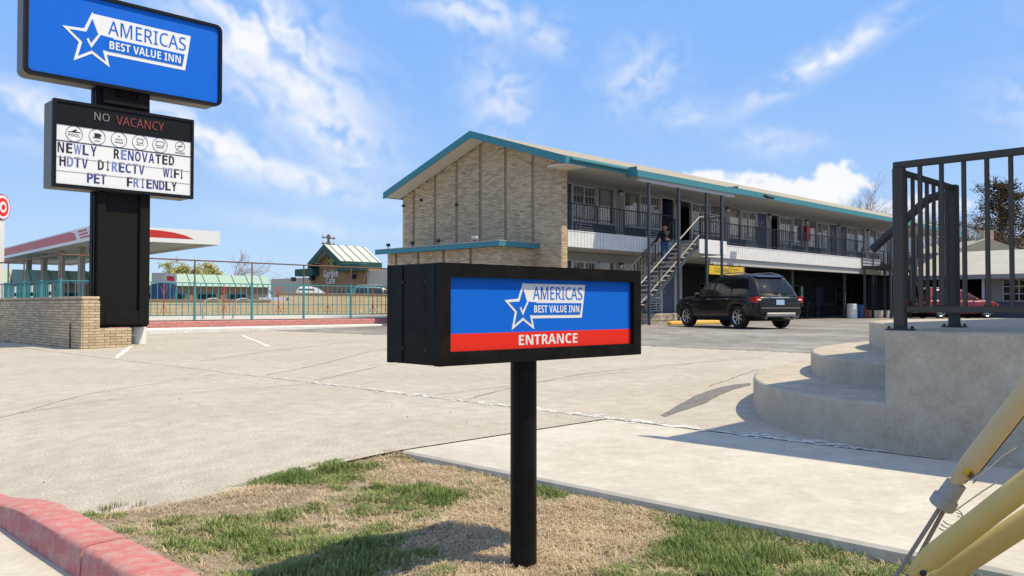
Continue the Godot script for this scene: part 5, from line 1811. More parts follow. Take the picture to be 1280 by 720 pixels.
	box(S, "grille", Vector3(0.06, 0.24, 0.9), Vector3(3.78, 0.66, 0), M.silver_plastic, Basis.IDENTITY, 0.02)
	box(S, "underbody", Vector3(3.9, 0.14, 1.35), Vector3(1.45, 0.32, 0), M.car_dark)
	var em := MB.new()
	em.lathe([Vector2(0.05, 0), Vector2(0.06, 0), Vector2(0.06, 0.012), Vector2(0.05, 0.012)], 16)
	for k in 3:
		var a := TAU * k / 3.0 + PI
		em.box(Vector3(sin(a), 0, cos(a)) * 0.028 + Vector3(0, 0.006, 0), Vector3(0.012, 0.01, 0.056), Basis(Vector3.UP, a))
	part(S, "emblem", em.mesh(), M.chrome, Vector3(-0.925, 1.07, 0), Basis(Vector3.BACK, PI / 2))
	return S


# pickup with an open bed
func make_pickup(label: String, at: Vector3, yaw: float, paint: Material) -> void:
	var S := thing("pickup_truck", label, "pickup", at, yaw)
	var rings := []
	for s in [[-1.2, 0.55, 0.98, 0.9], [-1.1, 0.45, 1.02, 0.96], [1.6, 0.4, 1.05, 0.98], [3.1, 0.42, 1.05, 0.97], [4.2, 0.45, 1.0, 0.94], [4.35, 0.55, 0.85, 0.86]]:
		var r := []
		for q in [[0.85, 0.0], [1.0, 0.2], [1.0, 0.75], [0.95, 1.0]]:
			r.append(Vector3(s[0], lerpf(s[1], s[2], q[1]), s[3] * q[0]))
		for q in [[0.95, 1.0], [1.0, 0.75], [1.0, 0.2], [0.85, 0.0]]:
			r.append(Vector3(s[0], lerpf(s[1], s[2], q[1]), -s[3] * q[0]))
		rings.append(r)
	part(S, "body", smoothed(loft(rings), 0.8), paint)
	var cr := []
	for q in [[1.04, 1.15, 3.1, 0.9], [1.4, 1.25, 2.7, 0.83], [1.68, 1.35, 2.3, 0.72], [1.75, 1.5, 2.1, 0.6]]:
		cr.append([Vector3(q[1], q[0], -q[3]), Vector3(q[2], q[0], -q[3]), Vector3(q[2], q[0], q[3]), Vector3(q[1], q[0], q[3])])
	part(S, "cabin", smoothed(loft(cr), 0.8), paint)
	for sz in [-1, 1]:
		var g := MB.new()
		g.quad(Vector3(1.35, 1.12, sz * 0.9), Vector3(2.9, 1.12, sz * 0.9), Vector3(2.35, 1.6, sz * 0.765), Vector3(1.42, 1.6, sz * 0.765), Vector3(0, 0, sz))
		part(S, "side_window", g.mesh(), M.tinted_glass)
		for ax in [0.0, 3.4]:
			wheel(S, Vector3(ax, 0.38, sz * 0.9), 0.38, sz)


# ---------- the person on the stair ----------
func make_person() -> void:
	var P := thing("person", "person in black jacket and blue jeans walking down the motel staircase", "person", Vector3(28.6, 2.75, -19.78), -49.0)
	var J := [
		# a, b, radius a, radius b, colour (0 skin, 1 jacket, 2 jeans, 3 shoe)
		[Vector3(-0.1, 0.85, 0), Vector3(-0.1, 0.46, 0.05), 0.092, 0.066, 2], [Vector3(-0.1, 0.46, 0.05), Vector3(-0.1, 0.1, 0.02), 0.066, 0.048, 2], [Vector3(-0.1, 0.05, -0.01), Vector3(-0.11, 0.04, 0.15), 0.045, 0.035, 3],
		[Vector3(0.1, 0.85, 0), Vector3(0.1, 0.47, 0.04), 0.092, 0.066, 2], [Vector3(0.1, 0.47, 0.04), Vector3(0.1, 0.1, -0.06), 0.066, 0.048, 2], [Vector3(0.1, 0.05, -0.08), Vector3(0.11, 0.04, 0.08), 0.045, 0.035, 3],
		[Vector3(-0.06, 0.88, 0), Vector3(0.06, 0.88, 0), 0.125, 0.125, 2], [Vector3(0, 0.95, 0), Vector3(0, 1.2, 0.01), 0.15, 0.15, 1], [Vector3(-0.12, 1.24, 0), Vector3(0.12, 1.24, 0), 0.1, 0.1, 1],
		[Vector3(-0.17, 1.27, 0), Vector3(-0.29, 1.05, 0.02), 0.062, 0.05, 1], [Vector3(-0.29, 1.05, 0.02), Vector3(-0.4, 0.86, 0.1), 0.05, 0.036, 1], [Vector3(-0.41, 0.845, 0.11), Vector3(-0.45, 0.79, 0.13), 0.034, 0.03, 0],
		[Vector3(0.17, 1.27, 0), Vector3(0.25, 1.02, 0.0), 0.062, 0.05, 1], [Vector3(0.25, 1.02, 0.0), Vector3(0.12, 0.97, 0.2), 0.05, 0.036, 1], [Vector3(0.11, 0.97, 0.215), Vector3(0.05, 0.98, 0.25), 0.034, 0.028, 0],
		[Vector3(0, 1.28, 0), Vector3(0, 1.38, 0.015), 0.055, 0.05, 0], [Vector3(0, 1.47, 0.02), Vector3(0, 1.43, 0.045), 0.088, 0.07, 0], [Vector3(0, 1.455, 0.1), Vector3(0, 1.435, 0.118), 0.012, 0.014, 0],
	]
	var cell := 0.021
	var lo := Vector3(-0.53, -0.02, -0.2)
	var n := Vector3i(36, 78, 26)
	var val := PackedFloat32Array()
	val.resize(n.x * n.y * n.z)
	val.fill(1.0)
	var hue := PackedByteArray()
	hue.resize(val.size())
	for j in J:
		var a: Vector3 = j[0]
		var b: Vector3 = j[1]
		var rr := maxf(j[2], j[3]) + 0.08
		var l := Vector3i(((a.min(b) - Vector3.ONE * rr - lo) / cell).floor()).clamp(Vector3i.ZERO, n - Vector3i.ONE)
		var h := Vector3i(((a.max(b) + Vector3.ONE * rr - lo) / cell).ceil()).clamp(Vector3i.ZERO, n - Vector3i.ONE)
		var ab := b - a
		var den := maxf(ab.length_squared(), 1e-8)
		for z in range(l.z, h.z + 1):
			for y in range(l.y, h.y + 1):
				for x in range(l.x, h.x + 1):
					var p := lo + Vector3(x, y, z) * cell
					var t := clampf((p - a).dot(ab) / den, 0.0, 1.0)
					var d: float = p.distance_to(a + ab * t) - lerpf(j[2], j[3], t)
					var i := x + n.x * (y + n.y * z)
					var old := val[i]
					if d < old:
						hue[i] = j[4]
					var k := 0.028
					var m := maxf(k - absf(old - d), 0.0) / k
					val[i] = minf(old, d) - m * m * k * 0.25
	var verts := {}
	var tints := [Color(0.42, 0.24, 0.17), Color(0.008, 0.008, 0.01), Color(0.03, 0.07, 0.2), Color(0.5, 0.5, 0.5)]
	var at := func(x: int, y: int, z: int) -> float: return val[x + n.x * (y + n.y * z)]
	for z in n.z - 1:
		for y in n.y - 1:
			for x in n.x - 1:
				var s := Vector3.ZERO
				var c := 0
				var cs := []
				for q in 8:
					cs.append(at.call(x + (q & 1), y + ((q >> 1) & 1), z + (q >> 2)))
				for e in [[0, 1], [2, 3], [4, 5], [6, 7], [0, 2], [1, 3], [4, 6], [5, 7], [0, 4], [1, 5], [2, 6], [3, 7]]:
					var va: float = cs[e[0]]
					var vb: float = cs[e[1]]
					if (va < 0.0) != (vb < 0.0):
						var t := va / (va - vb)
						var pa := Vector3(e[0] & 1, (e[0] >> 1) & 1, e[0] >> 2)
						var pb := Vector3(e[1] & 1, (e[1] >> 1) & 1, e[1] >> 2)
						s += pa.lerp(pb, t)
						c += 1
				if c > 0:
					verts[Vector3i(x, y, z)] = lo + (Vector3(x, y, z) + s / c) * cell
	var b := MB.new()
	b.tinted = true
	for key in verts:
		var x: int = key.x
		var y: int = key.y
		var z: int = key.z
		var v0: float = at.call(x, y, z)
		for ax in 3:
			var step := Vector3i.ZERO
			step[ax] = 1
			var v1: float = at.call(x + step.x, y + step.y, z + step.z)
			if (v0 < 0.0) == (v1 < 0.0):
				continue
			var u := Vector3i.ZERO
			var w := Vector3i.ZERO
			u[(ax + 1) % 3] = 1
			w[(ax + 2) % 3] = 1
			if not (verts.has(key - u) and verts.has(key - w) and verts.has(key - u - w)):
				continue
			b.col = tints[hue[x + n.x * (y + n.y * z)] if v0 < 0.0 else hue[x + step.x + n.x * (y + step.y + n.y * (z + step.z))]]
			b.quad(verts[key], verts[key - u], verts[key - u - w], verts[key - w], Vector3(step) * (1.0 if v0 < 0.0 else -1.0))
	# fingers curl round the rail and the phone
	b.col = tints[0]
	for k in 4:
		var p := Vector3(-0.43 - 0.012 * k, 0.79 + 0.004 * k, 0.15 - 0.022 * k)
		b.tube([p, p + Vector3(-0.02, -0.02, 0.015), p + Vector3(-0.012, -0.045, 0.002)], 0.009, 6)
		var q := Vector3(0.03 - 0.003 * k, 0.995 - 0.019 * k, 0.255)
		b.tube([q, q + Vector3(-0.02, 0.006, 0.018), q + Vector3(-0.03, 0.0, 0.0)], 0.009, 6)
	b.tube([Vector3(-0.41, 0.82, 0.14), Vector3(-0.42, 0.79, 0.165), Vector3(-0.43, 0.765, 0.16)], 0.01, 6)
	b.tube([Vector3(0.08, 1.0, 0.235), Vector3(0.06, 1.02, 0.26), Vector3(0.03, 1.03, 0.265)], 0.01, 6)
	# ears
	for sx in [-1, 1]:
		b.lathe([Vector2(0.0, -0.028), Vector2(0.016, 0.0), Vector2(0.0, 0.028)], 6, Vector3(sx * 0.086, 1.46, 0.02))
	part(P, "body", smoothed(b, 0.3), M.skin_tint)
	var hair := MB.new()
	hair.lathe([Vector2(0.098, -0.01), Vector2(0.1, 0.03), Vector2(0.085, 0.075), Vector2(0.05, 0.102), Vector2(0.0, 0.11)], 16, Vector3(0, 1.475, -0.005), Basis(Vector3.RIGHT, -0.35))
	hair.lathe([Vector2(0.0, -0.1), Vector2(0.075, -0.06), Vector2(0.085, 0.02), Vector2(0.0, 0.06)], 12, Vector3(0, 1.42, -0.045))
	part(P, "hair", smoothed(hair, 0.2), M.hair_brown)
	for sx in [-1, 1]:
		var ey := MB.new()
		ey.lathe([Vector2(0.0, -0.007), Vector2(0.011, 0.0), Vector2(0.0, 0.007)], 8)
		part(P, "eye", ey.mesh(), M.ink, Vector3(sx * 0.032, 1.468, 0.101))
	box(P, "mouth", Vector3(0.042, 0.008, 0.006), Vector3(0, 1.405, 0.108), M.red_box)
	box(P, "jacket_zip", Vector3(0.012, 0.3, 0.006), Vector3(0, 1.1, 0.158), M.iron)
	box(P, "shirt_badge", Vector3(0.04, 0.02, 0.006), Vector3(0.07, 1.2, 0.148), M.white_plastic)
	var ph := thing("phone", "small dark phone held in the hand of the person on the stair", "phone", P.position + Basis(Vector3.UP, deg_to_rad(-49.0)) * Vector3(0.005, 1.0, 0.272), -49.0)
	box(ph, "phone_case", Vector3(0.07, 0.13, 0.012), Vector3.ZERO, M.rust_pipe, Basis.IDENTITY, 0.004)


# ---------- trees ----------
func limb(b: MB, p: Vector3, d: Vector3, len: float, r: float, lvl: int, r0: RandomNumberGenerator, tips: Array, kids := 3, droop := 0.0) -> void:
	var q := p
	var pts := [p]
	var rad := [r]
	var dir := d
	var seg := 3
	for i in seg:
		dir = (dir + Vector3(r0.randfn(0, 0.13), r0.randfn(0, 0.1) + 0.04 - droop, r0.randfn(0, 0.13))).normalized()
		q += dir * len / seg
		pts.append(q)
		rad.append(r * (1.0 - 0.5 * (i + 1) / seg))
	b.tube(pts, rad, 6 if lvl > 3 else 4 if lvl > 1 else 3, false)
	if lvl <= 0:
		tips.append(q)
		return
	for k in kids + (1 if r0.randf() < 0.4 else 0):
		var t := r0.randf_range(0.35, 1.0)
		var at: Vector3 = pts[mini(int(t * seg), seg - 1)].lerp(pts[mini(int(t * seg) + 1, seg)], fmod(t * seg, 1.0))
		var a := r0.randf() * TAU
		var side := dir.cross(Vector3(cos(a), sin(a * 1.7), sin(a))).normalized()
		limb(b, at, (dir * r0.randf_range(0.5, 0.9) + side * r0.randf_range(0.4, 0.8)).normalized(), len * r0.randf_range(0.55, 0.78), r * 0.5, lvl - 1, r0, tips, kids, droop)


func bare_tree(called: String, label: String, at: Vector3, tall: float, sd: int, tint: Color, lvls := 5, stems := 1, group := "") -> Node3D:
	var T := thing(called, label, "tree" if stems == 1 else "shrub", at, 0.0, group)
	var r0 := RandomNumberGenerator.new()
	r0.seed = sd
	var b := MB.new()
	b.tinted = true
	b.col = tint
	var tips := []
	var tr := MB.new()
	if stems == 1:
		tr.tube([Vector3(0, -0.4, 0), Vector3(0.03, tall * 0.14, 0), Vector3(0, tall * 0.26, 0.04)], [tall * 0.026, tall * 0.02, tall * 0.016], 8)
		part(T, "trunk", tr.mesh(), M.bark)
		for k in 5:
			var a := TAU * k / 5 + r0.randf()
			limb(b, Vector3(0, tall * r0.randf_range(0.16, 0.26), 0), Vector3(cos(a) * 0.6, 1.0, sin(a) * 0.6).normalized(), tall * 0.34, tall * 0.012, lvls - 1, r0, tips)
	else:
		tr.tube([Vector3(0, -0.3, 0), Vector3(0, tall * 0.1, 0)], tall * 0.02, 6)
		part(T, "trunk", tr.mesh(), M.bark)
		for k in stems:
			var a := r0.randf() * TAU
			var o := Vector3(cos(a), 0, sin(a)) * r0.randf() * tall * 0.25
			limb(b, o, Vector3(cos(a) * 0.45, 1.0, sin(a) * 0.45).normalized(), tall * 0.4, tall * 0.01, lvls - 1, r0, tips)
	part(T, "crown", b.mesh(), M.twig_tint)
	return T


# leaf quads spread in clumps round branch tips
func leaf_crown(b: MB, tips: Array, per: int, spread: float, size: float, c0: Color, c1: Color, r0: RandomNumberGenerator) -> void:
	for t in tips:
		var shade := r0.randf()
		for k in per:
			var p: Vector3 = t + Vector3(r0.randfn(0, spread), r0.randfn(0, spread * 0.8), r0.randfn(0, spread))
			b.col = c0.lerp(c1, clampf(shade + r0.randfn(0, 0.2), 0.0, 1.0))
			var d := Vector3(r0.randfn(0, 1), r0.randfn(0, 1), r0.randfn(0, 1)).normalized()
			var e := d.cross(Vector3(r0.randf(), r0.randf(), r0.randf()).normalized()).normalized()
			b.quad(p - d * size, p + e * size * 0.5, p + d * size, p - e * size * 0.5, d.cross(e))


func leafy_tree(called: String, label: String, at: Vector3, tall: float, sd: int, c0: Color, c1: Color, per: int, size: float) -> void:
	var T := thing(called, label, "tree", at)
	var r0 := RandomNumberGenerator.new()
	r0.seed = sd
	var b := MB.new()
	b.tinted = true
	b.col = Color(0.12, 0.09, 0.07)
	var tips := []
	var tr := MB.new()
	tr.tube([Vector3(0, -0.4, 0), Vector3(0.05, tall * 0.15, 0), Vector3(0, tall * 0.3, 0)], [tall * 0.03, tall * 0.024, tall * 0.018], 8)
	part(T, "trunk", tr.mesh(), M.bark)
	for k in 7:
		var a := TAU * k / 7 + r0.randf()
		limb(b, Vector3(0, tall * r0.randf_range(0.15, 0.3), 0), Vector3(cos(a), 0.8, sin(a)).normalized(), tall * 0.36, tall * 0.012, 3, r0, tips)
	leaf_crown(b, tips, per, tall * 0.035, size, c0, c1, r0)
	part(T, "crown", b.mesh(), M.leaf_tint)


func conifer(called: String, label: String, at: Vector3, tall: float, sd: int) -> void:
	var T := thing(called, label, "tree", at)
	var r0 := RandomNumberGenerator.new()
	r0.seed = sd
	var tr := MB.new()
	tr.tube([Vector3(0, -0.4, 0), Vector3(0.1, tall * 0.5, 0), Vector3(0, tall * 0.95, 0)], [tall * 0.03, tall * 0.018, 0.02], 7)
	part(T, "trunk", tr.mesh(), M.bark)
	var b := MB.new()
	b.tinted = true
	for k in 150:
		var h := tall * (0.12 + 0.88 * pow(k / 150.0, 0.85))
		var reach := tall * 0.44 * (1.0 - 0.7 * k / 150.0) * r0.randf_range(0.45, 1.15)
		var a := k * 2.4 + r0.randfn(0, 0.4)
		var d := Vector3(cos(a), r0.randf_range(0.15, 0.55), sin(a)).normalized()
		b.col = Color(0.1, 0.06, 0.035)
		b.tube([Vector3(0, h, 0), Vector3(0, h, 0) + d * reach], [0.05, 0.015], 3, false)
		var rusty := r0.randf()
		for i in 64:
			var t := sqrt(r0.randf())
			var p := Vector3(0, h, 0) + d * reach * t + Vector3(r0.randfn(0, 0.28), r0.randfn(0, 0.22), r0.randfn(0, 0.28))
			b.col = Color(0.035, 0.05, 0.018).lerp(Color(0.13, 0.075, 0.025), clampf(rusty + r0.randfn(0, 0.25), 0, 1))
			var u := (d + Vector3(r0.randfn(0, 0.5), r0.randfn(0, 0.5) + 0.2, r0.randfn(0, 0.5))).normalized()
			var e := u.cross(Vector3(r0.randf(), r0.randf(), r0.randf())).normalized()
			b.quad(p - u * 0.16, p + e * 0.05, p + u * 0.2, p - e * 0.05, u.cross(e))
	part(T, "crown", b.mesh(), M.leaf_tint)


# ---------- background ----------
func make_background() -> void:
	# fuel station canopy
	var C := thing("fuel_canopy", "white fuel station canopy with red curved stripe behind the pole sign", "canopy", Vector3(19.1, 0.55, -56.6), -4.0)
	var cw := 8.0
	var cl := 40.0
	box(C, "roof_deck", Vector3(cw - 0.2, 0.5, cl - 0.2), Vector3(cw / 2, 5.2, -cl / 2), M.canopy_soffit)
	for s in [[Vector3(cw, 0.95, 0.08), Vector3(cw / 2, 5.22, 0.0)], [Vector3(cw, 0.95, 0.08), Vector3(cw / 2, 5.22, -cl)], [Vector3(0.08, 0.95, cl - 0.09), Vector3(0.0, 5.22, -cl / 2)], [Vector3(0.08, 0.95, cl - 0.09), Vector3(cw, 5.22, -cl / 2)]]:
		box(C, "fascia", s[0], s[1], M.canopy_white)
	flat_shape(C, "red_stripe", PackedVector2Array([Vector2(0.1, -0.22), Vector2(6.2, -0.22), Vector2(5.6, 0.02), Vector2(4.8, 0.18), Vector2(3.9, 0.27), Vector2(0.1, 0.3)]), Vector3(0, 5.26, 0.046), M.canopy_red, 0.004)
	var side := MB.new()
	side.prism(PackedVector2Array([Vector2(4.6, -0.3), Vector2(36, -0.3), Vector2(36, 0.34), Vector2(6.4, 0.34), Vector2(5.2, 0.2)]), 0.004, Vector3(-0.046, 5.26, 0), Basis(Vector3(0, 0, -1), Vector3.UP, Vector3(-1, 0, 0)))
	part(C, "red_stripe", side.mesh(), M.canopy_red)
	for k in 3:
		box(C, "logo_bar", Vector3(0.004, 0.14, 2.2), Vector3(-0.045, 5.05 + 0.22 * k, -2.6 - 0.3 * k), M.canopy_red)
	for k in 4:
		for xx in [2.0]:
			box(C, "column", Vector3(0.4, 5.0, 0.6), Vector3(xx, 2.45, -11.6 - 6.0 * k), M.galvanised, Basis.IDENTITY, 0.03)
	for k in 6:
		for xx in [1.6, 4.0, 6.4]:
			box(C, "light_panel", Vector3(0.6, 0.04, 0.6), Vector3(xx, 4.93, -2.5 - 6.2 * k), M.white_plastic)
	# round bullseye sign on its post
	var D := thing("round_sign", "round red and white ring sign on a white post at the far left", "sign", Vector3(16.53, 0.5, -68.3), 45.0)
	for k in 4:
		var m := MB.new()
		var r: float = [0.92, 0.84, 0.66, 0.4][k]
		m.lathe([Vector2(0, 0.02 * k), Vector2(r, 0.02 * k), Vector2(r, 0.16 + 0.012 * k), Vector2(0, 0.16 + 0.012 * k)], 40)
		part(D, ["rim", "white_ring", "red_ring", "white_ring"][k], m.mesh(), [M.red_box, M.white_face, M.red_face, M.white_face][k], Vector3(0, 7.6, 0), Basis(Vector3.RIGHT, PI / 2) * Basis.IDENTITY)
	var dm := MB.new()
	dm.lathe([Vector2(0, 0), Vector2(0.2, 0), Vector2(0.2, 0.22), Vector2(0, 0.22)], 24)
	part(D, "red_dot", dm.mesh(), M.red_face, Vector3(0, 7.6, 0), Basis(Vector3.RIGHT, PI / 2))
	box(D, "post", Vector3(0.7, 6.75, 0.2), Vector3(0, 3.3, -0.0), M.canopy_white)
	# long store with mint roof
	var S := thing("store_building", "long tan store with mint metal roof edge behind the fence", "building", Vector3(10.0, 0.55, -78.0))
	box(S, "wall", Vector3(36.6, 2.3, 12.0), Vector3(14.6, 1.15, -6.0), M.store_tan)
	box(S, "brown_band", Vector3(36.5, 0.6, 0.1), Vector3(14.6, 2.02, 0.07), M.brown_band)
	var rf := MB.new()
	rf.quad(Vector3(-4, 2.35, 0.6), Vector3(33, 2.35, 0.6), Vector3(33, 3.5, -0.4), Vector3(-4, 3.5, -0.4), Vector3(0, 0.5, 1))
	rf.quad(Vector3(-4, 3.5, -0.4), Vector3(33, 3.5, -0.4), Vector3(33, 3.2, -12.4), Vector3(-4, 3.2, -12.4), Vector3.UP)
	rf.quad(Vector3(33, 2.35, 0.6), Vector3(33, 3.5, -0.4), Vector3(33, 3.2, -12.4), Vector3(33, 2.3, -12.4), Vector3.RIGHT)
	rf.quad(Vector3(-4, 2.35, 0.6), Vector3(33, 2.35, 0.6), Vector3(33, 2.32, -0.0), Vector3(-4, 2.32, -0.0), Vector3.DOWN)
	var roof := part(S, "roof", rf.mesh(), M.mint_roof)
	for k in 25:
		box(roof, "seam", Vector3(0.07, 1.54, 0.06), Vector3(-3.9 + 1.5 * k, 2.94, 0.12), M.mint_seam, Basis(Vector3.RIGHT, -0.715))
	for k in 11:
		var x := -1.5 + 3.1 * k
		var w := box(S, "window", Vector3(1.9, 1.2, 0.06), Vector3(x, 1.05, 0.02), M.teal_paint)
		box(w, "pane", Vector3(0.8, 1.0, 0.02), Vector3(-0.46, 0.02, 0.035), M.tinted_glass)
		box(w, "pane", Vector3(0.8, 1.0, 0.02), Vector3(0.46, 0.02, 0.035), M.tinted_glass)
		box(S, "pilaster", Vector3(0.32, 1.7, 0.2), Vector3(x + 1.5, 0.85, 0.08), M.brown_band)
	# ice chest by the store
	var I := thing("ice_chest", "blue ice chest with white sign on top behind the fence", "ice chest", Vector3(25.7, 0.55, -62.0), 45.0)
	box(I, "cabinet", Vector3(2.3, 2.1, 1.0), Vector3(0, 1.05, 0), M.ice_blue, Basis.IDENTITY, 0.04)
	for k in 2:
		var d := box(I, "door", Vector3(1.05, 1.6, 0.05), Vector3(-0.56 + 1.12 * k, 1.0, 0.52), M.ice_blue, Basis.IDENTITY, 0.02)
		box(d, "handle", Vector3(0.05, 0.4, 0.06), Vector3(0.42 - 0.84 * k, 0.1, 0.05), M.alloy)
	var hd := box(I, "header", Vector3(2.4, 0.75, 0.9), Vector3(0, 2.5, 0), M.white_plastic, Basis.IDENTITY, 0.04)
	box(hd, "red_oval", Vector3(1.3, 0.35, 0.02), Vector3(0, 0, 0.46), M.red_face, Basis.IDENTITY, 0.008)
	# block wall in front of the station
	var W := thing("block_wall", "low tan block wall between the raised walk and the fuel station", "wall", Vector3(14.0, 0.5, -42.0))
	var bx := 0.0
	for row in 6:
		for k in 20:
			var x := k * 1.21 + (0.6 if row % 2 else 0.0)
			if row >= 4 and x < 9.8:
				continue
			box(W, "block", Vector3(1.2, 0.19, 0.3), Vector3(x, 0.1 + 0.2 * row, 0.0), M.tan_block, Basis.IDENTITY, 0.008)
	span(W, "cap", Vector3(9.3, 1.2, -0.2), Vector3(24.4, 1.27, 0.2), M.stucco_brown)
	span(W, "cap", Vector3(-0.6, 0.8, -0.2), Vector3(9.2, 0.87, 0.2), M.stucco_brown)
	# restaurant with a green gable
	var R := thing("restaurant", "brown stucco restaurant with dark green gable roof beyond the fence", "building", Vector3(37.6, 0.55, -58.5), -90.0)
	box(R, "wall", Vector3(7.5, 3.45, 12.0), Vector3(1.0, 1.725, -6.0), M.stucco_brown)
	box(R, "wall", Vector3(16.0, 3.2, 12.0), Vector3(12.7, 1.6, -6.3), M.stucco_pale)
	box(R, "wall", Vector3(8.0, 2.9, 11.0), Vector3(-6.8, 1.45, -6.3), M.stucco_pale)
	var gp := MB.new()
	gp.prism(PackedVector2Array([Vector2(-1.5, 3.4), Vector2(2.2, 3.4), Vector2(2.2, 3.9), Vector2(0.35, 5.0), Vector2(-1.5, 3.9)]), 3.0, Vector3(0, 0, 0.02))
	part(R, "gable", gp.mesh(), M.stucco_brown)
	for s in [-1, 1]:
		var a := Vector2(0.35, 5.4)
		var e := Vector2(0.35 + s * 2.35, 4.0)
		var m := MB.new()
		m.quad(Vector3(a.x, a.y, 0.7), Vector3(e.x, e.y, 0.7), Vector3(e.x, e.y, -3.2), Vector3(a.x, a.y, -3.2), Vector3.UP)
		var rp := part(R, "roof", m.mesh(), M.green_roof_pale)
		for k in 5:
			var z := 0.3 - 0.8 * k
			rod(rp, "seam", [Vector3(a.x, a.y + 0.03, z), Vector3(e.x, e.y + 0.03, z)], 0.04, M.mint_seam, 4)
		var fa := MB.new()
		var dn := Vector2(0, -0.5)
		fa.prism(PackedVector2Array([a, e, e + dn, a + dn]) if s > 0 else PackedVector2Array([e, a, a + dn, e + dn]), 0.1, Vector3(0, 0, 0.8))
		part(R, "fascia", fa.mesh(), M.green_metal)
		box(R, "fascia", Vector3(0.1, 0.42, 3.9), Vector3(e.x, e.y - 0.22, -1.25), M.green_metal)
	for q in [[-2.9, 2.8, 3.25], [3.6, 3.0, 3.45]]:
		box(R, "cornice", Vector3(q[1], 0.6, 0.9), Vector3(q[0], q[2], 0.2), M.green_metal, Basis.IDENTITY, 0.04)
	var em := box(R, "emblem", Vector3(0.95, 0.95, 0.08), Vector3(0.45, 4.05, 0.08), M.emblem_green)
	for q in [[-0.28, 0.08], [0.0, 0.2], [0.28, 0.08], [0.0, -0.1]]:
		box(em, "petal", Vector3(0.2, 0.2, 0.03), Vector3(q[0], q[1], 0.05), M.emblem_yellow, Basis(Vector3.BACK, 0.78))
	box(em, "base_bar", Vector3(0.7, 0.12, 0.03), Vector3(0, -0.33, 0.05), M.emblem_yellow)
	lettering(R, "lettering", "Garden", 0.62, 2.1, Vector3(0.35, 3.1, 0.1), M.white_plastic, true)
	lettering(R, "lettering", "Cafe", 0.55, 1.3, Vector3(0.35, 2.52, 0.1), M.white_plastic, true)
	for x in [-2.3, 3.6, -5.2]:
		box(R, "wall_light", Vector3(0.4, 0.35, 0.35), Vector3(x, 2.75, 0.2), M.iron, Basis.IDENTITY, 0.05)
	for k in 6:
		var w := box(R, "window", Vector3(1.1, 1.4, 0.06), Vector3(-3.0 + 1.5 * k, 0.9, 0.04), M.teal_paint)
		box(w, "pane", Vector3(0.95, 1.25, 0.02), Vector3(0, 0, 0.035), M.tinted_glass)
	# utility pole with transformers
	var U := thing("utility_pole", "wooden utility pole with crossarms and transformers above the restaurant roof", "utility pole", Vector3(52.5, 0.5, -81.9), 20.0)
	var up := MB.new()
	up.tube([Vector3(0, -0.5, 0), Vector3(0, 8.6, 0)], [0.2, 0.14], 10)
	part(U, "pole", up.mesh(), M.wood_pole)
	for y in [8.2, 7.5]:
		box(U, "crossarm", Vector3(2.3, 0.14, 0.12), Vector3(0, y, 0), M.wood_pole)
		for k in 4:
			var ins := MB.new()
			ins.lathe([Vector2(0.05, 0), Vector2(0.08, 0.1), Vector2(0.04, 0.24), Vector2(0, 0.26)], 8)
			part(U, "insulator", ins.mesh(), M.galvanised, Vector3(-1.0 + 0.66 * k, y + 0.07, 0))
	for s in [-1, 1]:
		var tf := MB.new()
		tf.lathe([Vector2(0, 0), Vector2(0.38, 0), Vector2(0.38, 1.15), Vector2(0.3, 1.25), Vector2(0, 1.28)], 14)
		part(U, "transformer", tf.mesh(), M.galvanised, Vector3(s * 0.95, 5.6, 0.1))
	# distant cars
	make_pickup("white pickup truck parked beyond the tan block wall", Vector3(28.7, 0.56, -50.5), -45.0, M.paint_white)
	make_suv("parked_car", "pale silver car with only its roof showing above the block wall", Vector3(29.3, -0.3, -58.3), -40.0, M.paint_silver)
	make_suv("parked_car", "dark teal car parked behind the block wall beside the restaurant", Vector3(30.9, 0.55, -44.6), -25.0, M.paint_teal)
	# trees behind the station
	leafy_tree("yellow_tree", "rounded yellow-green tree in early leaf behind the mint roof", Vector3(47.6, 0.5, -106.0), 7.2, 5, Color(0.34, 0.34, 0.1), Color(0.52, 0.48, 0.2), 34, 0.15)
	bare_tree("bare_tree", "pale slender leafless tree to the right of the yellow tree", Vector3(52.6, 0.5, -103.0), 9.0, 21, Color(0.42, 0.36, 0.33), 5)
	bare_tree("bare_tree", "low leafless tree beside the restaurant's pale wall", Vector3(58.9, 0.5, -103.8), 5.6, 23, Color(0.34, 0.27, 0.23), 5)
	bare_tree("bare_tree", "small leafless tree between the slender one and the restaurant", Vector3(56.0, 0.5, -106.0), 5.0, 29, Color(0.36, 0.3, 0.27), 5)
	# east wing
	var E := thing("motel_wing", "single-storey motel wing with pale roof beyond the landing railing", "building", Vector3(57.9, 0.3, 0.0))
	var rm := MB.new()
	rm.quad(Vector3(-0.9, 2.65, -21.2), Vector3(-0.9, 2.65, 14), Vector3(4.0, 4.4, 14), Vector3(4.0, 4.4, -21.2), Vector3(-1, 1, 0))
	rm.quad(Vector3(4.0, 4.4, -21.2), Vector3(4.0, 4.4, 14), Vector3(9, 2.65, 14), Vector3(9, 2.65, -21.2), Vector3(1, 1, 0))
	rm.tri(Vector3(-0.9, 2.65, -21.2), Vector3(4.0, 4.4, -21.2), Vector3(9, 2.65, -21.2), Vector3.FORWARD)
	part(E, "roof", rm.mesh(), M.pale_shingle)
	box(E, "fascia", Vector3(0.06, 0.28, 35.2), Vector3(-0.93, 2.53, -3.6), M.wall_grey)
	span(E, "soffit", Vector3(-0.88, 2.42, -21.1), Vector3(0.2, 2.46, 14), M.soffit)
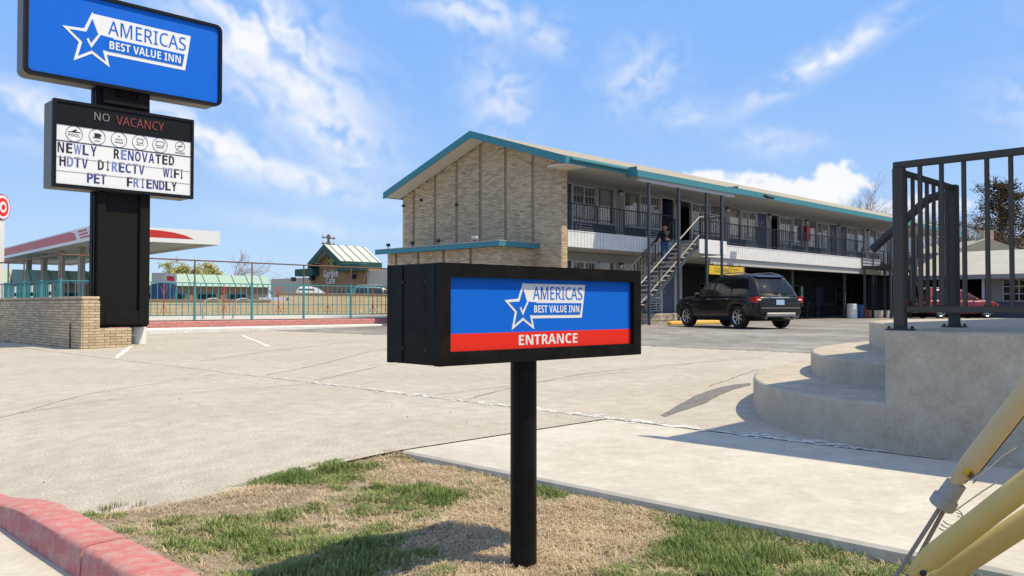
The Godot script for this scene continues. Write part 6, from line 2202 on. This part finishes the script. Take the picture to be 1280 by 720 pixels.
	for q in [[-16.0, 14.0]]:
		span(E, "wall", Vector3(0.2, 1.0, q[0]), Vector3(0.5, 2.6, q[1]), M.wall_grey)
		span(E, "wall_base", Vector3(0.18, -0.2, q[0]), Vector3(0.5, 1.0, q[1]), M.panel_blue)
	span(E, "garage_wall", Vector3(5.0, -0.2, -21.1), Vector3(5.3, 2.8, -16.0), M.carport_grey)
	span(E, "garage_ceiling", Vector3(0.2, 2.5, -21.1), Vector3(5.3, 2.58, -16.0), M.carport_grey)
	span(E, "garage_side", Vector3(0.5, -0.2, -16.2), Vector3(5.0, 2.5, -16.02), M.carport_grey)
	span(E, "garage_side", Vector3(0.5, -0.2, -21.2), Vector3(5.0, 2.5, -21.02), M.carport_grey)
	for z in [-18.6, -16.1, -20.9]:
		box(E, "post", Vector3(0.14, 2.6, 0.14), Vector3(-0.6, 1.12, z), M.trim_white)
	for z0 in [-15.2, -11.0, -6.5]:
		var w := Node3D.new()
		w.name = numbered(E, "window")
		E.add_child(w, true)
		span(w, "pane", Vector3(0.14, 1.05, z0), Vector3(0.17, 2.35, z0 + 2.6), M.tinted_glass)
		for k in 7:
			span(w, "muntin", Vector3(0.1, 1.0, z0 + 2.6 * k / 6.0 - 0.025), Vector3(0.165, 2.4, z0 + 2.6 * k / 6.0 + 0.025), M.trim_white)
		for k in 4:
			span(w, "muntin", Vector3(0.105, 1.0 + 0.45 * k, z0), Vector3(0.16, 1.05 + 0.45 * k, z0 + 2.6), M.trim_white)
	# roof beyond with a chimney
	var N := thing("far_house", "house with grey shingle roof and small chimney behind the motel wing", "house", Vector3(80.0, 0.3, -24.5), 45.0)
	box(N, "wall", Vector3(9.0, 5.0, 7.0), Vector3(0, 2.5, 0), M.stucco_pale)
	var nr := MB.new()
	nr.prism(PackedVector2Array([Vector2(-4.2, 4.8), Vector2(4.2, 4.8), Vector2(0, 6.3)]), 9.6, Vector3(-4.8, 0, 0), Basis(Vector3(0, 0, 1), Vector3.UP, Vector3(-1, 0, 0)))
	part(N, "roof", nr.mesh(), M.shingle)
	box(N, "chimney", Vector3(0.8, 1.5, 0.8), Vector3(-3.6, 6.3, 0.5), M.brick0)
	# trees and brush to the east
	bare_tree("bare_tree", "wide bare tree rising above the far end of the motel roof", Vector3(95.3, 0.3, -39.0), 14.5, 41, Color(0.3, 0.21, 0.17), 6)
	bare_tree("bare_tree", "bare tree half hidden by the short end of the landing railing", Vector3(98.0, 0.3, -33.0), 13.5, 43, Color(0.33, 0.24, 0.19), 6)
	bare_tree("bare_tree", "pale bare tree between the railing posts and the conifer", Vector3(101.0, 0.3, -28.5), 12.5, 47, Color(0.36, 0.3, 0.22), 6)
	conifer("conifer", "dark rusty-green conifer behind the landing railing at the right", Vector3(89.5, 0.3, -23.6), 12.2, 51)
	conifer("conifer", "shorter dark conifer at the picture's right edge", Vector3(92.0, 0.3, -19.0), 10.5, 53)
	var br := MB.new()
	br.tinted = true
	var r0 := RandomNumberGenerator.new()
	r0.seed = 61
	for k in 60:
		var tall := r0.randf_range(10.0, 12.8)
		br.col = Color(0.3, 0.15, 0.1).lerp(Color(0.36, 0.24, 0.17), r0.randf()) * r0.randf_range(0.8, 1.1)
		var a := r0.randf() * TAU
		limb(br, Vector3(r0.randf_range(-1.5, 3.5), -0.2, r0.randf_range(-7.5, 9.0)), Vector3(cos(a) * 0.45, 1.0, sin(a) * 0.45).normalized(), tall * 0.4, tall * 0.01, 4, r0, [])
	var brush := part(self, "brush", br.mesh(), M.twig_tint, Vector3(88.0, 0.3, -27.0))
	tag(brush, "reddish-brown leafless brush massed behind the motel wing roof", "brush", "", "stuff")
	# red car behind the landing railing
	make_suv("red_car", "red car parked before the motel wing, seen through the railing", Vector3(52.6, 0.3, -17.6), -38.0, M.paint_red)


func make_clutter() -> void:
	# yellow wheel stop by the black car
	var b := MB.new()
	b.chamfered(Vector3(0, 0.07, 0), Vector3(3.6, 0.18, 0.2), 0.05)
	var ws := part(self, "wheel_stop", b.mesh(), M.yellow_stop, Vector3(28.7, 0.3, -18.45))
	tag(ws, "yellow painted concrete wheel stop in front of the black car", "wheel stop")
	var drums := [["barrel", "white plastic barrel standing at the carport's front edge", 48.6, -20.6, 0.29, 0.85, "white_plastic"], ["barrel", "blue plastic barrel next to the white barrel in the carport", 49.9, -20.7, 0.29, 0.8, "blue_plastic"], ["bucket", "red bucket beside the blue barrel in the carport", 50.9, -20.8, 0.3, 0.5, "red_plastic"]]
	for d in drums:
		var t := thing(d[0], d[1], d[0], Vector3(d[2], 0.3, d[3]))
		var m := MB.new()
		var r: float = d[4]
		var h: float = d[5]
		m.lathe([Vector2(0, 0), Vector2(r * 0.94, 0.0), Vector2(r, 0.04), Vector2(r, h * 0.32), Vector2(r * 1.04, h * 0.35), Vector2(r, h * 0.38), Vector2(r, h * 0.64), Vector2(r * 1.04, h * 0.67), Vector2(r, h * 0.7), Vector2(r * 0.97, h - 0.03), Vector2(r * 0.9, h)], 24)
		part(t, "drum", m.mesh(), M[d[6]])
		var l := MB.new()
		l.lathe([Vector2(r * 0.92, h - 0.03), Vector2(r * 0.95, h + 0.01), Vector2(0, h + 0.015)], 24)
		part(t, "lid", l.mesh(), M[d[6]])
	for k in 3:
		var t := thing("paint_bucket", ["small white bucket nearest the red bucket under the carport", "middle one of three small white buckets under the carport", "small white bucket farthest along the carport toward the steel stair"][k], "bucket", Vector3([53.6, 54.6, 55.7][k], 0.3, -21.4), 0.0, "white buckets in the carport")
		var m := MB.new()
		m.lathe([Vector2(0, 0), Vector2(0.2, 0), Vector2(0.24, 0.42), Vector2(0.25, 0.45), Vector2(0.22, 0.45), Vector2(0.2, 0.4)], 18)
		part(t, "pail", m.mesh(), M.white_plastic)
		var hp := []
		for i in 9:
			var a := PI * i / 8.0
			hp.append(Vector3(cos(a) * 0.25, 0.4 - sin(a) * 0.2, 0.06 + sin(a) * 0.2))
		rod(t, "handle", hp, 0.008, M.galvanised, 5)
	# work bench and stacked chairs in the shade
	var w := thing("work_bench", "dark wooden bench with odds and ends at the carport's back", "bench", Vector3(52.5, 0.3, -24.6))
	box(w, "top", Vector3(3.4, 0.08, 0.8), Vector3(0, 0.85, 0), M.wood_dark)
	for sx in [-1, 1]:
		for sz in [-1, 1]:
			box(w, "leg", Vector3(0.1, 0.81, 0.1), Vector3(sx * 1.55, 0.405, sz * 0.32), M.wood_dark)
	box(w, "shelf", Vector3(3.1, 0.05, 0.66), Vector3(0, 0.3, 0), M.wood_dark)
	for k in 2:
		var c := thing("patio_chair", ["dark patio chair under the carport nearer the barrels", "dark patio chair under the carport beside the blue door"][k], "chair", Vector3([46.6, 44.6][k], 0.3, [-22.6, -23.4][k]), [200.0, 150.0][k], "patio chairs in the carport")
		box(c, "seat", Vector3(0.5, 0.05, 0.5), Vector3(0, 0.44, 0), M.iron)
		box(c, "backrest", Vector3(0.5, 0.5, 0.04), Vector3(0, 0.75, -0.25), M.iron, Basis(Vector3.RIGHT, -0.15))
		for sx in [-1, 1]:
			for sz in [-1, 1]:
				box(c, "leg", Vector3(0.04, 0.42, 0.04), Vector3(sx * 0.22, 0.21, sz * 0.22), M.iron)
			box(c, "armrest", Vector3(0.05, 0.04, 0.46), Vector3(sx * 0.25, 0.66, 0), M.iron)


func _ready() -> void:
	rng.seed = 2024
	relief.seed = 3
	relief.frequency = 0.02
	relief.fractal_octaves = 4
	# camera at the street kerb, looking north-east
	var cam := Camera3D.new()
	cam.name = "camera"
	cam.position = Vector3(0, 1.05, 0)
	cam.rotation_degrees = Vector3(1.2, -45, 0)
	cam.fov = 37.85
	cam.near = 0.05
	cam.far = 3000.0
	add_child(cam)
	cam.current = true
	# sky and exposure
	var env := Environment.new()
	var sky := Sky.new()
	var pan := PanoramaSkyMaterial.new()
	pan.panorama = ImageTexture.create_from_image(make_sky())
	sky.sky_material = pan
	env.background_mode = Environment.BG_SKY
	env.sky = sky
	env.background_energy_multiplier = 1.0
	env.tonemap_mode = Environment.TONE_MAPPER_LINEAR
	env.tonemap_exposure = 1.0
	env.sdfgi_enabled = true
	env.ssao_enabled = true
	env.ssil_enabled = true
	var we := WorldEnvironment.new()
	we.name = "world"
	we.environment = env
	add_child(we)
	# sun high in the south-south-east
	var sun := DirectionalLight3D.new()
	sun.name = "sun"
	sun.light_color = Color(1.0, 0.94, 0.815)
	sun.light_energy = 1.6
	sun.light_angular_distance = 0.5
	sun.shadow_enabled = true
	add_child(sun)
	sun.look_at_from_position(Vector3(0.29, 1.0, 0.49) * 30.0, Vector3.ZERO)
	make_materials()
	make_ground()
	make_motel()
	make_stairs()
	make_landing()
	make_brick_wall()
	make_fence()
	make_background()
	make_pole_sign()
	make_entrance_sign()
	make_suv("black_car", "black sport utility car parked facing the motel staircase", Vector3(25.29, 0.302, -13.74), 67.0, M.paint_black)
	make_person()
	make_clutter()
	make_guy_wires()
	make_grass()
